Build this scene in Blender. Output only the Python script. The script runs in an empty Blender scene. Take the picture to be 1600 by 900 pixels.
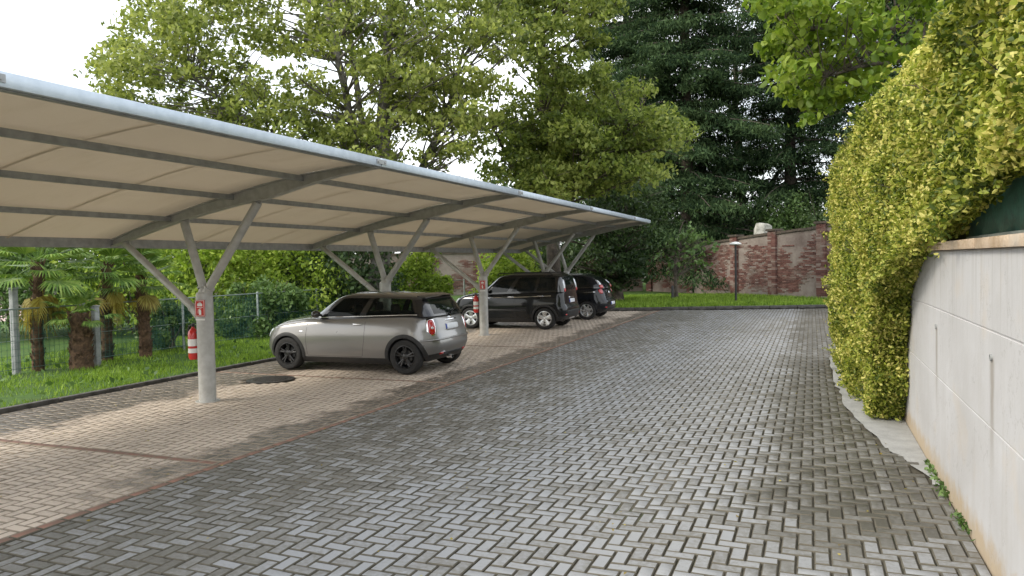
import bpy, bmesh, math, random
import numpy as np
from mathutils import Vector, Matrix

random.seed(7)
rng = np.random.default_rng(11)
S = bpy.context.scene
COL = S.collection
R = math.radians

# ------------------------------------------------------------------ camera
F = 1155.0                                   # focal length in photo pixels
CAM_H = 1.90
YAW, PITCH, ROLL = R(22.1), R(-1.93), -0.020
cam_mat = (Matrix.Translation((0, 0, CAM_H)) @ Matrix.Rotation(YAW, 4, 'Z')
           @ Matrix.Rotation(R(90) + PITCH, 4, 'X') @ Matrix.Rotation(ROLL, 4, 'Z'))
cd = bpy.data.cameras.new('camera')
cam = bpy.data.objects.new('camera', cd)
COL.objects.link(cam)
cam.matrix_world = cam_mat
cd.sensor_width = 36
cd.lens = 36 * F / 1600
cd.clip_end = 2000
cd.clip_start = 0.05
S.camera = cam

# ------------------------------------------------------------------ light
SUN_AZ, SUN_EL = R(232), R(38)               # azimuth clockwise from +Y
world = bpy.data.worlds.new('World')
S.world = world
world.use_nodes = True
wn = world.node_tree
wn.nodes.clear()
w_out = wn.nodes.new('ShaderNodeOutputWorld')
w_bg = wn.nodes.new('ShaderNodeBackground')
w_bg.inputs['Strength'].default_value = 0.15
sky = wn.nodes.new('ShaderNodeTexSky')
sky.sky_type = 'NISHITA'
sky.sun_disc = False
sky.sun_elevation = SUN_EL
sky.sun_rotation = SUN_AZ
sky.air_density = 1.2
sky.dust_density = 3.0
tc = wn.nodes.new('ShaderNodeTexCoord')
nz = wn.nodes.new('ShaderNodeTexNoise')
nz.inputs['Scale'].default_value = 2.2
nz.inputs['Detail'].default_value = 6
cr = wn.nodes.new('ShaderNodeValToRGB')
cr.color_ramp.elements[0].position = 0.34
cr.color_ramp.elements[0].color = (0.35, 0.35, 0.35, 1)
cr.color_ramp.elements[1].position = 0.6
cr.color_ramp.elements[1].color = (1, 1, 1, 1)
wm = wn.nodes.new('ShaderNodeMix')
wm.data_type = 'RGBA'
wm.inputs['B'].default_value = (8.6, 8.8, 9.0, 1)       # thin bright overcast veil
wn.links.new(tc.outputs['Generated'], nz.inputs['Vector'])
wn.links.new(nz.outputs['Fac'], cr.inputs['Fac'])
wn.links.new(cr.outputs['Color'], wm.inputs['Factor'])
wn.links.new(sky.outputs['Color'], wm.inputs['A'])
wn.links.new(wm.outputs['Result'], w_bg.inputs['Color'])
wn.links.new(w_bg.outputs['Background'], w_out.inputs['Surface'])
sd = bpy.data.lights.new('sun', 'SUN')
sd.energy = 1.5
sd.angle = R(14)
sd.color = (1.0, 0.93, 0.80)
sun = bpy.data.objects.new('sun', sd)
COL.objects.link(sun)
sv = Vector((math.sin(SUN_AZ) * math.cos(SUN_EL), math.cos(SUN_AZ) * math.cos(SUN_EL), math.sin(SUN_EL)))
sun.rotation_euler = sv.to_track_quat('Z', 'Y').to_euler()
sun.location = sv * 40
S.view_settings.view_transform = 'Standard'
S.view_settings.look = 'None'
S.view_settings.exposure = 0.86
S.view_settings.gamma = 1.0


# ------------------------------------------------------------------ geometry helpers
def at(px, py, Z):
    """point of the place seen at photo pixel (px, py), Z metres along the view axis"""
    return cam_mat @ Vector(((px - 800) / F * Z, -(py - 450) / F * Z, -Z))


def on_ground(px, py, z=0.0):
    o = cam_mat.translation
    d = at(px, py, 1.0) - o
    return o + d * ((z - o.z) / d.z)


cam_inv = cam_mat.inverted()


def pix(p):
    v = cam_inv @ Vector(p)
    if v.z > -0.05:
        return None
    return (800 + F * v.x / -v.z, 450 - F * v.y / -v.z, -v.z)


def link(o, parent=None):
    COL.objects.link(o)
    if parent is not None:
        o.parent = parent
    return o


def tag(o, label=None, cat=None, group=None, kind=None):
    if label: o['label'] = label
    if cat: o['category'] = cat
    if group: o['group'] = group
    if kind: o['kind'] = kind
    return o


def empty(name, loc=(0, 0, 0), rz=0.0):
    o = bpy.data.objects.new(name, None)
    o.empty_display_size = 0.2
    COL.objects.link(o)
    o.location = loc
    o.rotation_euler = (0, 0, rz)
    return o


def smooth(me, ang=None):
    me.polygons.foreach_set('use_smooth', [True] * len(me.polygons))
    if ang:
        me.set_sharp_from_angle(angle=R(ang))


class MB:
    """collects shapes, builds ONE mesh object"""
    def __init__(self):
        self.v, self.f = [], []

    def add(self, vs, fs):
        n = len(self.v)
        self.v += [tuple(p) for p in vs]
        self.f += [tuple(i + n for i in f) for f in fs]
        return self

    def box(self, x0, x1, y0, y1, z0, z1, c=0.0):
        if c <= 0:
            vs = [(x0, y0, z0), (x1, y0, z0), (x1, y1, z0), (x0, y1, z0), (x0, y0, z1), (x1, y0, z1), (x1, y1, z1), (x0, y1, z1)]
            fs = [(0, 3, 2, 1), (4, 5, 6, 7), (0, 1, 5, 4), (1, 2, 6, 5), (2, 3, 7, 6), (3, 0, 4, 7)]
            return self.add(vs, fs)
        bm = bmesh.new()
        bmesh.ops.create_cube(bm, size=1.0)
        for v in bm.verts:
            v.co = Vector((x0 + (v.co.x + .5) * (x1 - x0), y0 + (v.co.y + .5) * (y1 - y0), z0 + (v.co.z + .5) * (z1 - z0)))
        bmesh.ops.bevel(bm, geom=bm.edges[:], offset=c, segments=2, affect='EDGES', profile=0.5)
        bm.verts.index_update()
        self.add([v.co[:] for v in bm.verts], [[v.index for v in f.verts] for f in bm.faces])
        bm.free()
        return self

    def tube(self, pts, rad, n=10, cap=True):
        pts = [Vector(p) for p in pts]
        if not hasattr(rad, '__len__'):
            rad = [rad] * len(pts)
        vs, fs = [], []
        up = None
        for i, p in enumerate(pts):
            d = (pts[min(i + 1, len(pts) - 1)] - pts[max(i - 1, 0)])
            d = d.normalized() if d.length > 1e-9 else Vector((0, 0, 1))
            if up is None:
                up = Vector((1, 0, 0)) if abs(d.x) < 0.8 else Vector((0, 1, 0))
            a = (up - d * up.dot(d)).normalized()
            up = a
            b = d.cross(a)
            for k in range(n):
                t = 2 * math.pi * k / n
                vs.append(p + (a * math.cos(t) + b * math.sin(t)) * rad[i])
        for i in range(len(pts) - 1):
            for k in range(n):
                k2 = (k + 1) % n
                fs.append((i * n + k, i * n + k2, (i + 1) * n + k2, (i + 1) * n + k))
        if cap:
            fs.append(tuple(range(n))[::-1])
            fs.append(tuple((len(pts) - 1) * n + k for k in range(n)))
        return self.add(vs, fs)

    def lathe(self, prof, n=24, origin=(0, 0, 0), axis='z'):
        """prof: list of (radius, height)"""
        vs, fs = [], []
        for (r, h) in prof:
            for k in range(n):
                t = 2 * math.pi * k / n
                c, s_ = r * math.cos(t), r * math.sin(t)
                p = (c, s_, h) if axis == 'z' else ((c, h, s_) if axis == 'y' else (h, c, s_))
                vs.append((p[0] + origin[0], p[1] + origin[1], p[2] + origin[2]))
        m = len(prof)
        for i in range(m - 1):
            for k in range(n):
                k2 = (k + 1) % n
                f = (i * n + k, i * n + k2, (i + 1) * n + k2, (i + 1) * n + k)
                fs.append(f)
        return self.add(vs, fs)

    def prism(self, poly, y0, y1):
        """polygon in (x, z) extruded along y"""
        n = len(poly)
        vs = [(p[0], y0, p[1]) for p in poly] + [(p[0], y1, p[1]) for p in poly]
        fs = [tuple(range(n)), tuple(range(n, 2 * n))[::-1]]
        fs += [((i + 1) % n, i, i + n, (i + 1) % n + n) for i in range(n)]
        return self.add(vs, fs)

    def build(self, name, m, parent=None, sm=None, fix=True):
        me = bpy.data.meshes.new(name)
        me.from_pydata(self.v, [], self.f)
        if fix:
            bm = bmesh.new(); bm.from_mesh(me)
            bmesh.ops.recalc_face_normals(bm, faces=bm.faces[:])
            bm.to_mesh(me); bm.free()
        me.materials.append(m)
        if sm:
            smooth(me, sm)
        me.update()
        return link(bpy.data.objects.new(name, me), parent)


def np_mesh(name, verts, faces, m, parent=None, smooth_on=False):
    me = bpy.data.meshes.new(name)
    nv, nf, k = len(verts), len(faces), faces.shape[1]
    me.vertices.add(nv)
    me.vertices.foreach_set('co', verts.astype(np.float32).ravel())
    me.loops.add(nf * k)
    me.loops.foreach_set('vertex_index', faces.astype(np.int32).ravel())
    me.polygons.add(nf)
    me.polygons.foreach_set('loop_start', np.arange(0, nf * k, k, dtype=np.int32))
    me.polygons.foreach_set('loop_total', np.full(nf, k, dtype=np.int32))
    if smooth_on:
        me.polygons.foreach_set('use_smooth', np.ones(nf, dtype=bool))
    me.update(calc_edges=True)
    me.materials.append(m)
    return link(bpy.data.objects.new(name, me), parent)


# ------------------------------------------------------------------ materials
class NT:
    def __init__(self, name):
        self.m = bpy.data.materials.new(name)
        self.m.use_nodes = True
        self.t = self.m.node_tree
        self.t.nodes.clear()
        self.out = self.n('ShaderNodeOutputMaterial')
        self.p = self.n('ShaderNodeBsdfPrincipled')
        self.l(self.p.outputs[0], self.out.inputs['Surface'])

    def n(self, kind, **kw):
        nd = self.t.nodes.new(kind)
        for k, v in kw.items():
            setattr(nd, k, v)
        return nd

    def l(self, a, b):
        self.t.links.new(a, b)

    def val(self, sock, v):
        if isinstance(v, bpy.types.NodeSocket):
            self.l(v, sock)
        else:
            sock.default_value = v

    def math(self, op, a, b=0.0, c=0.0, clamp=False):
        nd = self.n('ShaderNodeMath', operation=op, use_clamp=clamp)
        self.val(nd.inputs[0], a); self.val(nd.inputs[1], b); self.val(nd.inputs[2], c)
        return nd.outputs[0]

    def mix(self, f, a, b, mode='MIX'):
        nd = self.n('ShaderNodeMix', data_type='RGBA', blend_type=mode)
        self.val(nd.inputs['Factor'], f)
        self.val(nd.inputs['A'], a if isinstance(a, bpy.types.NodeSocket) else (*a, 1))
        self.val(nd.inputs['B'], b if isinstance(b, bpy.types.NodeSocket) else (*b, 1))
        return nd.outputs['Result']

    def pos(self):
        return self.n('ShaderNodeNewGeometry').outputs['Position']

    def obj(self):
        return self.n('ShaderNodeTexCoord').outputs['Object']

    def scaled(self, v, s):
        nd = self.n('ShaderNodeMapping')
        self.l(v, nd.inputs['Vector'])
        nd.inputs['Scale'].default_value = s
        return nd.outputs[0]

    def noise(self, v, scale, detail=4, rough=0.55, out='Fac'):
        nd = self.n('ShaderNodeTexNoise')
        self.l(v, nd.inputs['Vector'])
        nd.inputs['Scale'].default_value = scale
        nd.inputs['Detail'].default_value = detail
        nd.inputs['Roughness'].default_value = rough
        return nd.outputs[out]

    def ramp(self, f, *stops):
        nd = self.n('ShaderNodeValToRGB')
        self.l(f, nd.inputs['Fac'])
        e = nd.color_ramp.elements
        while len(e) < len(stops):
            e.new(0.5)
        for el, (p, c) in zip(e, stops):
            el.position = p
            el.color = (*c, 1) if hasattr(c, '__len__') else (c, c, c, 1)
        return nd.outputs['Color']

    def sstep(self, v, a, b):
        nd = self.n('ShaderNodeMapRange', interpolation_type='SMOOTHSTEP')
        self.l(v, nd.inputs['Value'])
        nd.inputs['From Min'].default_value = a
        nd.inputs['From Max'].default_value = b
        return nd.outputs[0]

    def bump(self, h, strength, dist=0.01):
        nd = self.n('ShaderNodeBump')
        self.l(h, nd.inputs['Height'])
        nd.inputs['Strength'].default_value = strength
        nd.inputs['Distance'].default_value = dist
        self.l(nd.outputs[0], self.p.inputs['Normal'])

    def set(self, **kw):
        names = {'color': 'Base Color', 'rough': 'Roughness', 'metal': 'Metallic', 'spec': 'Specular IOR Level',
                 'coat': 'Coat Weight', 'coat_rough': 'Coat Roughness', 'alpha': 'Alpha'}
        for k, v in kw.items():
            s_ = self.p.inputs[names[k]]
            if k == 'color' and not isinstance(v, bpy.types.NodeSocket):
                v = (*v, 1)
            self.val(s_, v)
        return self


def plain(name, c1, c2=None, scale=12.0, rough=0.6, metal=0.0, bump=0.0, coat=0.0, spec=0.5, bdist=0.01, lo=0.35, hi=0.65):
    t = NT(name)
    v = t.obj()
    c2 = c2 or tuple(c * 0.8 for c in c1)
    f = t.noise(v, scale, 5)
    t.set(color=t.ramp(f, (lo, c2), (hi, c1)), rough=rough, metal=metal, coat=coat, spec=spec)
    t.set(rough=t.math('ADD', t.math('MULTIPLY', t.noise(v, scale * 2.3, 3), 0.14), max(rough - 0.07, 0.0)))
    if bump:
        t.bump(t.noise(v, scale * 4, 5), bump, bdist)
    return t.m


def leaf_mat(name, c1, c2, c3, trans=0.35, big=0.5, rough=0.5, spec=0.35):
    """leaf colours vary leaf by leaf and clump by clump"""
    t = NT(name)
    g = t.n('ShaderNodeNewGeometry')
    r = g.outputs['Random Per Island']
    f = t.noise(g.outputs['Position'], big, 3)
    fac = t.math('ADD', t.math('MULTIPLY', t.math('SUBTRACT', f, 0.5), 1.6), r, clamp=True)
    col = t.ramp(fac, (0.05, c1), (0.5, c2), (0.95, c3))
    t.set(color=col, rough=rough, spec=spec)
    tr = t.n('ShaderNodeBsdfTranslucent')
    t.l(t.mix(0.5, col, t.mix(1.0, col, (1.0, 1.05, 0.45), 'MULTIPLY')), tr.inputs['Color'])
    mx = t.n('ShaderNodeMixShader')
    mx.inputs['Fac'].default_value = trans
    t.l(t.p.outputs[0], mx.inputs[1]); t.l(tr.outputs[0], mx.inputs[2])
    t.l(mx.outputs[0], t.out.inputs['Surface'])
    return t.m


M = {}
M['galv'] = plain('galvanised_steel', (0.50, 0.56, 0.62), (0.43, 0.49, 0.55), 9, 0.42, 0.55, 0.05)
M['steel'] = plain('painted_steel', (0.45, 0.45, 0.43), (0.35, 0.345, 0.325), 9, 0.5, 0.1, 0.08)
M['steel_dark'] = plain('grey_purlin_steel', (0.34, 0.35, 0.355), (0.25, 0.26, 0.26), 9, 0.5, 0.1, 0.05)
M['bark'] = plain('bark', (0.13, 0.105, 0.08), (0.045, 0.037, 0.03), 5, 0.9, 0, 0.9, bdist=0.05)
M['bark_grey'] = plain('grey_bark', (0.20, 0.19, 0.165), (0.075, 0.068, 0.055), 4, 0.9, 0, 0.9, bdist=0.05)
M['palm_bark'] = plain('palm_fibre', (0.17, 0.10, 0.055), (0.06, 0.035, 0.02), 14, 0.95, 0, 1.0, bdist=0.04)
M['red'] = plain('red_enamel', (0.55, 0.018, 0.012), (0.42, 0.012, 0.01), 6, 0.35, 0, 0, 0.4)
M['white'] = plain('white_paint', (0.78, 0.78, 0.76), (0.66, 0.66, 0.64), 8, 0.5)
M['black_plastic'] = plain('black_plastic', (0.022, 0.022, 0.023), (0.012, 0.012, 0.012), 20, 0.55, 0, 0.1)
M['tyre'] = plain('tyre_rubber', (0.022, 0.021, 0.02), (0.010, 0.010, 0.010), 18, 0.8, 0, 0.2)
M['interior'] = plain('dark_upholstery', (0.035, 0.033, 0.03), (0.02, 0.02, 0.018), 8, 0.85)
M['seat_grey'] = plain('grey_upholstery', (0.16, 0.16, 0.15), (0.10, 0.10, 0.10), 8, 0.85)
M['alloy'] = plain('alloy', (0.70, 0.71, 0.72), (0.55, 0.56, 0.57), 10, 0.28, 0.85)
M['black_alloy'] = plain('black_alloy', (0.035, 0.035, 0.037), (0.02, 0.02, 0.02), 10, 0.28, 0.4)
M['chrome'] = plain('chrome', (0.80, 0.81, 0.83), (0.72, 0.73, 0.75), 5, 0.10, 1.0)
M['tail_red'] = plain('red_lamp_glass', (0.50, 0.012, 0.010), (0.30, 0.006, 0.006), 25, 0.12, 0, 0, 1.0)
M['lamp_clear'] = plain('clear_lamp_glass', (0.72, 0.74, 0.77), (0.5, 0.52, 0.55), 22, 0.08, 0.3, 0, 1.0)
M['plate'] = plain('plate_white', (0.72, 0.74, 0.76), (0.64, 0.66, 0.69), 4, 0.35)
M['plate_blue'] = plain('plate_blue', (0.02, 0.05, 0.30), None, 4, 0.35)
M['terracotta'] = plain('terracotta_brick', (0.30, 0.13, 0.085), (0.16, 0.075, 0.055), 7, 0.85, 0, 0.5)
M['dark_coping'] = plain('mossy_tile_coping', (0.10, 0.075, 0.055), (0.045, 0.038, 0.028), 6, 0.85, 0, 0.6)
M['grey_stone'] = plain('pale_stone', (0.42, 0.41, 0.37), (0.20, 0.20, 0.17), 5, 0.85, 0, 0.4)
M['fence_green'] = plain('green_wire', (0.02, 0.10, 0.075), (0.012, 0.06, 0.045), 14, 0.6, 0, 0.3)
M['wire'] = plain('wire_steel', (0.30, 0.34, 0.33), None, 14, 0.5, 0.4)
M['concrete_post'] = plain('concrete_post', (0.36, 0.37, 0.37), (0.22, 0.23, 0.23), 9, 0.85, 0, 0.5)
M['kerb'] = plain('dark_kerb_stone', (0.095, 0.09, 0.082), (0.04, 0.038, 0.033), 6, 0.75, 0, 0.5)
M['iron'] = plain('cast_iron', (0.055, 0.050, 0.045), (0.03, 0.027, 0.024), 20, 0.5, 0.5, 0.5)
M['dark_metal'] = plain('dark_metal', (0.05, 0.05, 0.05), None, 20, 0.5, 0.4)
M['pink_roof'] = plain('pale_pink_awning', (0.55, 0.40, 0.38), (0.40, 0.30, 0.28), 3, 0.8)


def paint(name, c1, metal=0.5, rough=0.34, dust=0.18, coat=1.0, spec=0.5):
    t = NT(name)
    v = t.obj()
    fl = t.noise(v, 900, 1)
    dirt = t.noise(v, 3.0, 5)
    col = t.mix(t.math('MULTIPLY', fl, 0.35), c1, tuple(min(1, c * 1.8 + .002) for c in c1))
    col = t.mix(t.math('MULTIPLY', t.sstep(dirt, 0.45, 0.8), dust), col, (0.20, 0.18, 0.15))
    t.set(color=col, metal=metal, rough=t.math('ADD', t.math('MULTIPLY', dirt, 0.12), rough - .06), coat=coat, coat_rough=0.06, spec=spec)
    return t.m


M['mini_paint'] = paint('warm_grey_metallic_paint', (0.19, 0.185, 0.178), 0.5, 0.30)
M['gloss_black'] = plain('gloss_black_trim', (0.008, 0.008, 0.009), None, 9, 0.15, 0, 0, 0.6)
M['roof_black'] = paint('dark_roof_paint', (0.022, 0.021, 0.020), 0.1, 0.3, 0.10)
M['black_paint'] = paint('black_metallic_paint', (0.006, 0.007, 0.008), 0.0, 0.25, 0.02, 0.55, 0.15)
M['navy_paint'] = paint('black_blue_paint', (0.007, 0.008, 0.010), 0.0, 0.25, 0.02, 0.55, 0.15)


def glass(name, tint, trans):
    t = NT(name)
    t.set(color=(0.012, 0.016, 0.016), rough=0.04, spec=0.6)
    tr = t.n('ShaderNodeBsdfTransparent')
    tr.inputs['Color'].default_value = (*tint, 1)
    mx = t.n('ShaderNodeMixShader')
    fr = t.n('ShaderNodeFresnel')
    fr.inputs['IOR'].default_value = 1.5
    f = t.math('SUBTRACT', 1.0, t.math('MULTIPLY', t.math('SUBTRACT', 1.0, fr.outputs[0]), trans))
    t.l(f, mx.inputs['Fac'])
    t.l(tr.outputs[0], mx.inputs[1]); t.l(t.p.outputs[0], mx.inputs[2])
    t.l(mx.outputs[0], t.out.inputs['Surface'])
    return t.m


def netting():
    t = NT('shade_netting')
    t.set(color=(0.02, 0.075, 0.055), rough=0.8)
    tr = t.n('ShaderNodeBsdfTransparent')
    mx = t.n('ShaderNodeMixShader')
    t.l(t.sstep(t.noise(t.pos(), 1.3, 4), 0.35, 0.7), mx.inputs['Fac'])
    mx2 = t.n('ShaderNodeMixShader'); mx2.inputs['Fac'].default_value = 0.62
    t.l(tr.outputs[0], mx2.inputs[1]); t.l(t.p.outputs[0], mx2.inputs[2])
    t.l(tr.outputs[0], mx.inputs[1]); t.l(mx2.outputs[0], mx.inputs[2])
    t.l(mx.outputs[0], t.out.inputs['Surface'])
    return t.m


M['netting'] = netting()
M['glass'] = glass('tinted_glass', (0.60, 0.66, 0.60), 0.8)
M['dark_glass'] = glass('smoked_glass', (0.10, 0.11, 0.11), 0.4)
M['privacy'] = glass('privacy_glass', (0.25, 0.27, 0.26), 0.5)


def membrane():
    t = NT('canopy_membrane')
    v = t.pos()
    weave = t.noise(t.scaled(v, (60, 60, 60)), 1.0, 3)
    big = t.noise(v, 0.35, 4)
    col = t.mix(t.math('MULTIPLY', t.sstep(big, 0.35, 0.7), 0.5), (0.66, 0.605, 0.515), (0.58, 0.525, 0.44))
    col = t.mix(t.math('MULTIPLY', weave, 0.35), col, (0.48, 0.42, 0.32))
    st = t.sstep(t.noise(t.scaled(v, (0.5, 2.2, 1)), 1.3, 6, 0.7), 0.50, 0.72)
    col = t.mix(t.math('MULTIPLY', st, 0.16), col, (0.42, 0.36, 0.26))
    t.set(color=col, rough=0.75, spec=0.2)
    tr = t.n('ShaderNodeBsdfTranslucent')
    t.l(col, tr.inputs['Color'])
    mx = t.n('ShaderNodeMixShader')
    mx.inputs['Fac'].default_value = 0.40
    t.l(t.p.outputs[0], mx.inputs[1]); t.l(tr.outputs[0], mx.inputs[2])
    t.l(mx.outputs[0], t.out.inputs['Surface'])
    t.bump(weave, 0.25, 0.01)
    return t.m


M['membrane'] = membrane()


def paver_mat(name, light, mid, dark, mode):
    """dry and damp concrete blocks; damp patches worn in where water runs, the kerb band damp plus painted shadow"""
    t = NT(name)
    g = t.n('ShaderNodeNewGeometry')
    oi = t.n('ShaderNodeObjectInfo')
    rnd = t.math('FRACT', t.math('ADD', g.outputs['Random Per Island'], oi.outputs['Random']))
    P = g.outputs['Position']
    sx = t.n('ShaderNodeSeparateXYZ'); t.l(P, sx.inputs[0])
    X, Y = sx.outputs[0], sx.outputs[1]
    big = t.noise(P, 0.33, 4, 0.6)
    med = t.noise(P, 1.5, 5, 0.65)
    fine = t.noise(P, 26, 4, 0.7)
    Xn = t.math('ADD', X, t.math('MULTIPLY', t.math('SUBTRACT', med, 0.5), 1.4))
    if mode == 'lane':
        left = t.math('SUBTRACT', 1.0, t.sstep(Xn, -4.1, -1.9))
        right = t.math('MULTIPLY', t.math('MULTIPLY', t.sstep(Xn, -0.9, -0.1), t.sstep(Y, 4.6, 6.0)), 0.78)
        far = t.math('MULTIPLY', t.sstep(Y, 9, 22), 0.30)
        k = t.math('MAXIMUM', t.math('MULTIPLY', left, 0.52), right)
        k = t.math('MAXIMUM', t.math('MAXIMUM', k, far), 0.20)
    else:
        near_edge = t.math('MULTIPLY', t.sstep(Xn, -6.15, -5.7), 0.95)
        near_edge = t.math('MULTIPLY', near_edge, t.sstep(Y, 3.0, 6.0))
        kerb = t.math('MULTIPLY', t.math('SUBTRACT', 1.0, t.sstep(Xn, -9.1, -8.5)), 1.1)  # dark strip by the kerb: damp blocks and a shadow band painted together
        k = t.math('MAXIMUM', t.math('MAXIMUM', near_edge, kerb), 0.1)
    k = t.math('ADD', k, t.math('MULTIPLY', t.math('SUBTRACT', big, 0.5), 0.7))
    k = t.math('ADD', k, t.math('MULTIPLY', t.math('SUBTRACT', rnd, 0.5), 0.54 if mode == 'lane' else 0.35))
    k = t.math('ADD', k, t.math('MULTIPLY', t.math('SUBTRACT', fine, 0.5), 1.2), clamp=True)
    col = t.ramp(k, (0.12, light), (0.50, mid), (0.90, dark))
    spots = t.sstep(t.noise(P, 60, 3, 0.7), 0.60, 0.75)
    col = t.mix(t.math('MULTIPLY', spots, 0.35), col, (0.10, 0.09, 0.07))
    t.set(color=col, rough=t.ramp(k, (0.1, 0.62), (0.8, 0.42)), spec=0.5)
    t.bump(t.noise(P, 120, 5, 0.7), 0.35, 0.004)
    return t.m


M['lane'] = paver_mat('grey_block', (0.25, 0.255, 0.262), (0.155, 0.15, 0.138), (0.075, 0.070, 0.058), 'lane')
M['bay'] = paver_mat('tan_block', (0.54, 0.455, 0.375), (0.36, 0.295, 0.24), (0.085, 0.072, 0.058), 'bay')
M['red_block'] = plain('red_block', (0.27, 0.135, 0.095), (0.12, 0.08, 0.058), 1.6, 0.7, 0, 0.4)
M['joint_dirt'] = plain('joint_dirt', (0.115, 0.103, 0.078), (0.062, 0.056, 0.040), 3, 0.9, 0, 0.5)
M['joint_tan'] = plain('joint_tan', (0.32, 0.27, 0.21), (0.18, 0.15, 0.115), 2, 0.9, 0, 0.5)


def world_mat(name, c1, c2, scale, rough=0.9, bump=0.5, c3=None, bdist=0.02):
    t = NT(name)
    P = t.pos()
    f = t.noise(P, scale, 6, 0.65)
    col = t.ramp(f, (0.3, c1), (0.7, c2))
    if c3:
        col = t.mix(t.sstep(t.noise(P, scale * 0.23, 4), 0.52, 0.72), col, c3)
    t.set(color=col, rough=rough, spec=0.3)
    t.bump(t.noise(P, scale * 6, 4), bump, bdist)
    return t.m


M['sand'] = world_mat('joint_sand', (0.055, 0.048, 0.034), (0.10, 0.088, 0.065), 9, 0.95, 0.5, (0.045, 0.055, 0.025))
M['soil'] = world_mat('soil', (0.05, 0.042, 0.03), (0.09, 0.075, 0.05), 2.0, 0.95, 0.8, (0.05, 0.075, 0.02))
M['turf'] = world_mat('turf', (0.035, 0.075, 0.014), (0.07, 0.135, 0.022), 6.0, 0.95, 0.9, (0.055, 0.09, 0.02))
M['cement'] = world_mat('cement', (0.26, 0.26, 0.25), (0.36, 0.36, 0.35), 5.0, 0.8, 0.4, (0.20, 0.20, 0.185))
M['coping'] = world_mat('sandstone_coping', (0.34, 0.24, 0.15), (0.55, 0.44, 0.33), 4.5, 0.8, 0.5, (0.42, 0.39, 0.34))


def wall_mat():
    """smooth grey-white concrete, water streaks under the weep holes, ochre splash at the foot"""
    t = NT('retaining_wall_concrete')
    P = t.pos()
    sx = t.n('ShaderNodeSeparateXYZ'); t.l(P, sx.inputs[0])
    Y, Z = sx.outputs[1], sx.outputs[2]
    big = t.noise(P, 0.9, 5, 0.6)
    fine = t.noise(P, 25, 5, 0.7)
    col = t.mix(t.sstep(big, 0.3, 0.75), (0.49, 0.49, 0.50), (0.41, 0.405, 0.405))
    col = t.mix(t.math('MULTIPLY', fine, 0.22), col, (0.42, 0.40, 0.37))
    cloud = t.sstep(t.noise(P, 2.6, 4, 0.5), 0.55, 0.75)
    col = t.mix(t.math('MULTIPLY', cloud, 0.22), col, (0.57, 0.57, 0.58))
    wob = t.math('MULTIPLY', t.math('SUBTRACT', t.noise(P, 7, 3), 0.5), 0.05)
    streak = None
    for yc in WEEP_Y:
        d = t.math('ABSOLUTE', t.math('ADD', t.math('SUBTRACT', Y, yc), wob))
        s_ = t.math('SUBTRACT', 1.0, t.sstep(d, 0.010, 0.085))
        streak = s_ if streak is None else t.math('MAXIMUM', streak, s_)
    zz = t.math('MULTIPLY', t.sstep(Z, 0.35, 1.1), t.math('SUBTRACT', 1.0, t.sstep(Z, 1.27, 1.31)))
    streak = t.math('MULTIPLY', t.math('MULTIPLY', streak, zz), 0.75)
    col = t.mix(streak, col, (0.26, 0.235, 0.20))
    foot_n = t.math('ADD', Z, t.math('MULTIPLY', t.math('SUBTRACT', t.noise(P, 5, 5, 0.7), 0.5), 0.35))
    foot = t.math('SUBTRACT', 1.0, t.sstep(foot_n, 0.05, 0.24))
    col = t.mix(t.math('MULTIPLY', foot, 0.85), col, (0.40, 0.31, 0.20))
    runs = t.noise(t.scaled(P, (1, 9, 0.5)), 1.5, 4)
    col = t.mix(t.math('MULTIPLY', t.sstep(runs, 0.52, 0.75), 0.25), col, (0.38, 0.36, 0.33))
    drip = t.math('MULTIPLY', t.sstep(t.noise(t.scaled(P, (1, 22, 0.35)), 1.0, 5, 0.7), 0.50, 0.68), t.sstep(Z, 1.1, 1.95))
    col = t.mix(t.math('MULTIPLY', drip, 0.60), col, (0.27, 0.25, 0.22))
    och = t.math('MULTIPLY', t.sstep(t.noise(P, 1.7, 4, 0.6), 0.56, 0.70), 0.22)
    col = t.mix(och, col, (0.50, 0.41, 0.30))
    cn = t.noise(t.scaled(P, (1, 1, .6)), 1.4, 8, 0.62)
    crack = t.math('SUBTRACT', 1.0, t.sstep(t.math('ABSOLUTE', t.math('SUBTRACT', cn, 0.5)), 0.0, 0.0035))
    col = t.mix(t.math('MULTIPLY', crack, 0.45), col, (0.20, 0.18, 0.16))
    t.set(color=col, rough=0.72, spec=0.3)
    t.bump(t.math('ADD', fine, t.math('MULTIPLY', big, 4.0)), 0.3, 0.006)
    return t.m


WEEP_Y = (3.05, 5.10, 7.2)
M['wall'] = wall_mat()


def old_wall_mat(brick):
    t = NT('old_brick' if brick else 'flaking_plaster')
    P = t.pos()
    g = t.n('ShaderNodeNewGeometry')
    f = t.noise(P, 1.1, 6, 0.7)
    if brick:
        col = t.ramp(g.outputs['Random Per Island'], (0.0, (0.10, 0.052, 0.045)), (0.45, (0.155, 0.072, 0.060)), (0.75, (0.20, 0.115, 0.095)), (1.0, (0.28, 0.235, 0.205)))
        col = t.mix(t.math('MULTIPLY', t.sstep(f, 0.48, 0.64), 0.75), col, (0.24, 0.195, 0.165))
    else:
        col = t.ramp(f, (0.3, (0.15, 0.115, 0.10)), (0.52, (0.24, 0.20, 0.175)), (0.75, (0.31, 0.275, 0.245)))
    t.set(color=col, rough=0.92, spec=0.2)
    t.bump(t.noise(P, 14, 5), 0.6, 0.02)
    return t.m


M['old_brick'] = old_wall_mat(True)
M['old_plaster'] = old_wall_mat(False)

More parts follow.
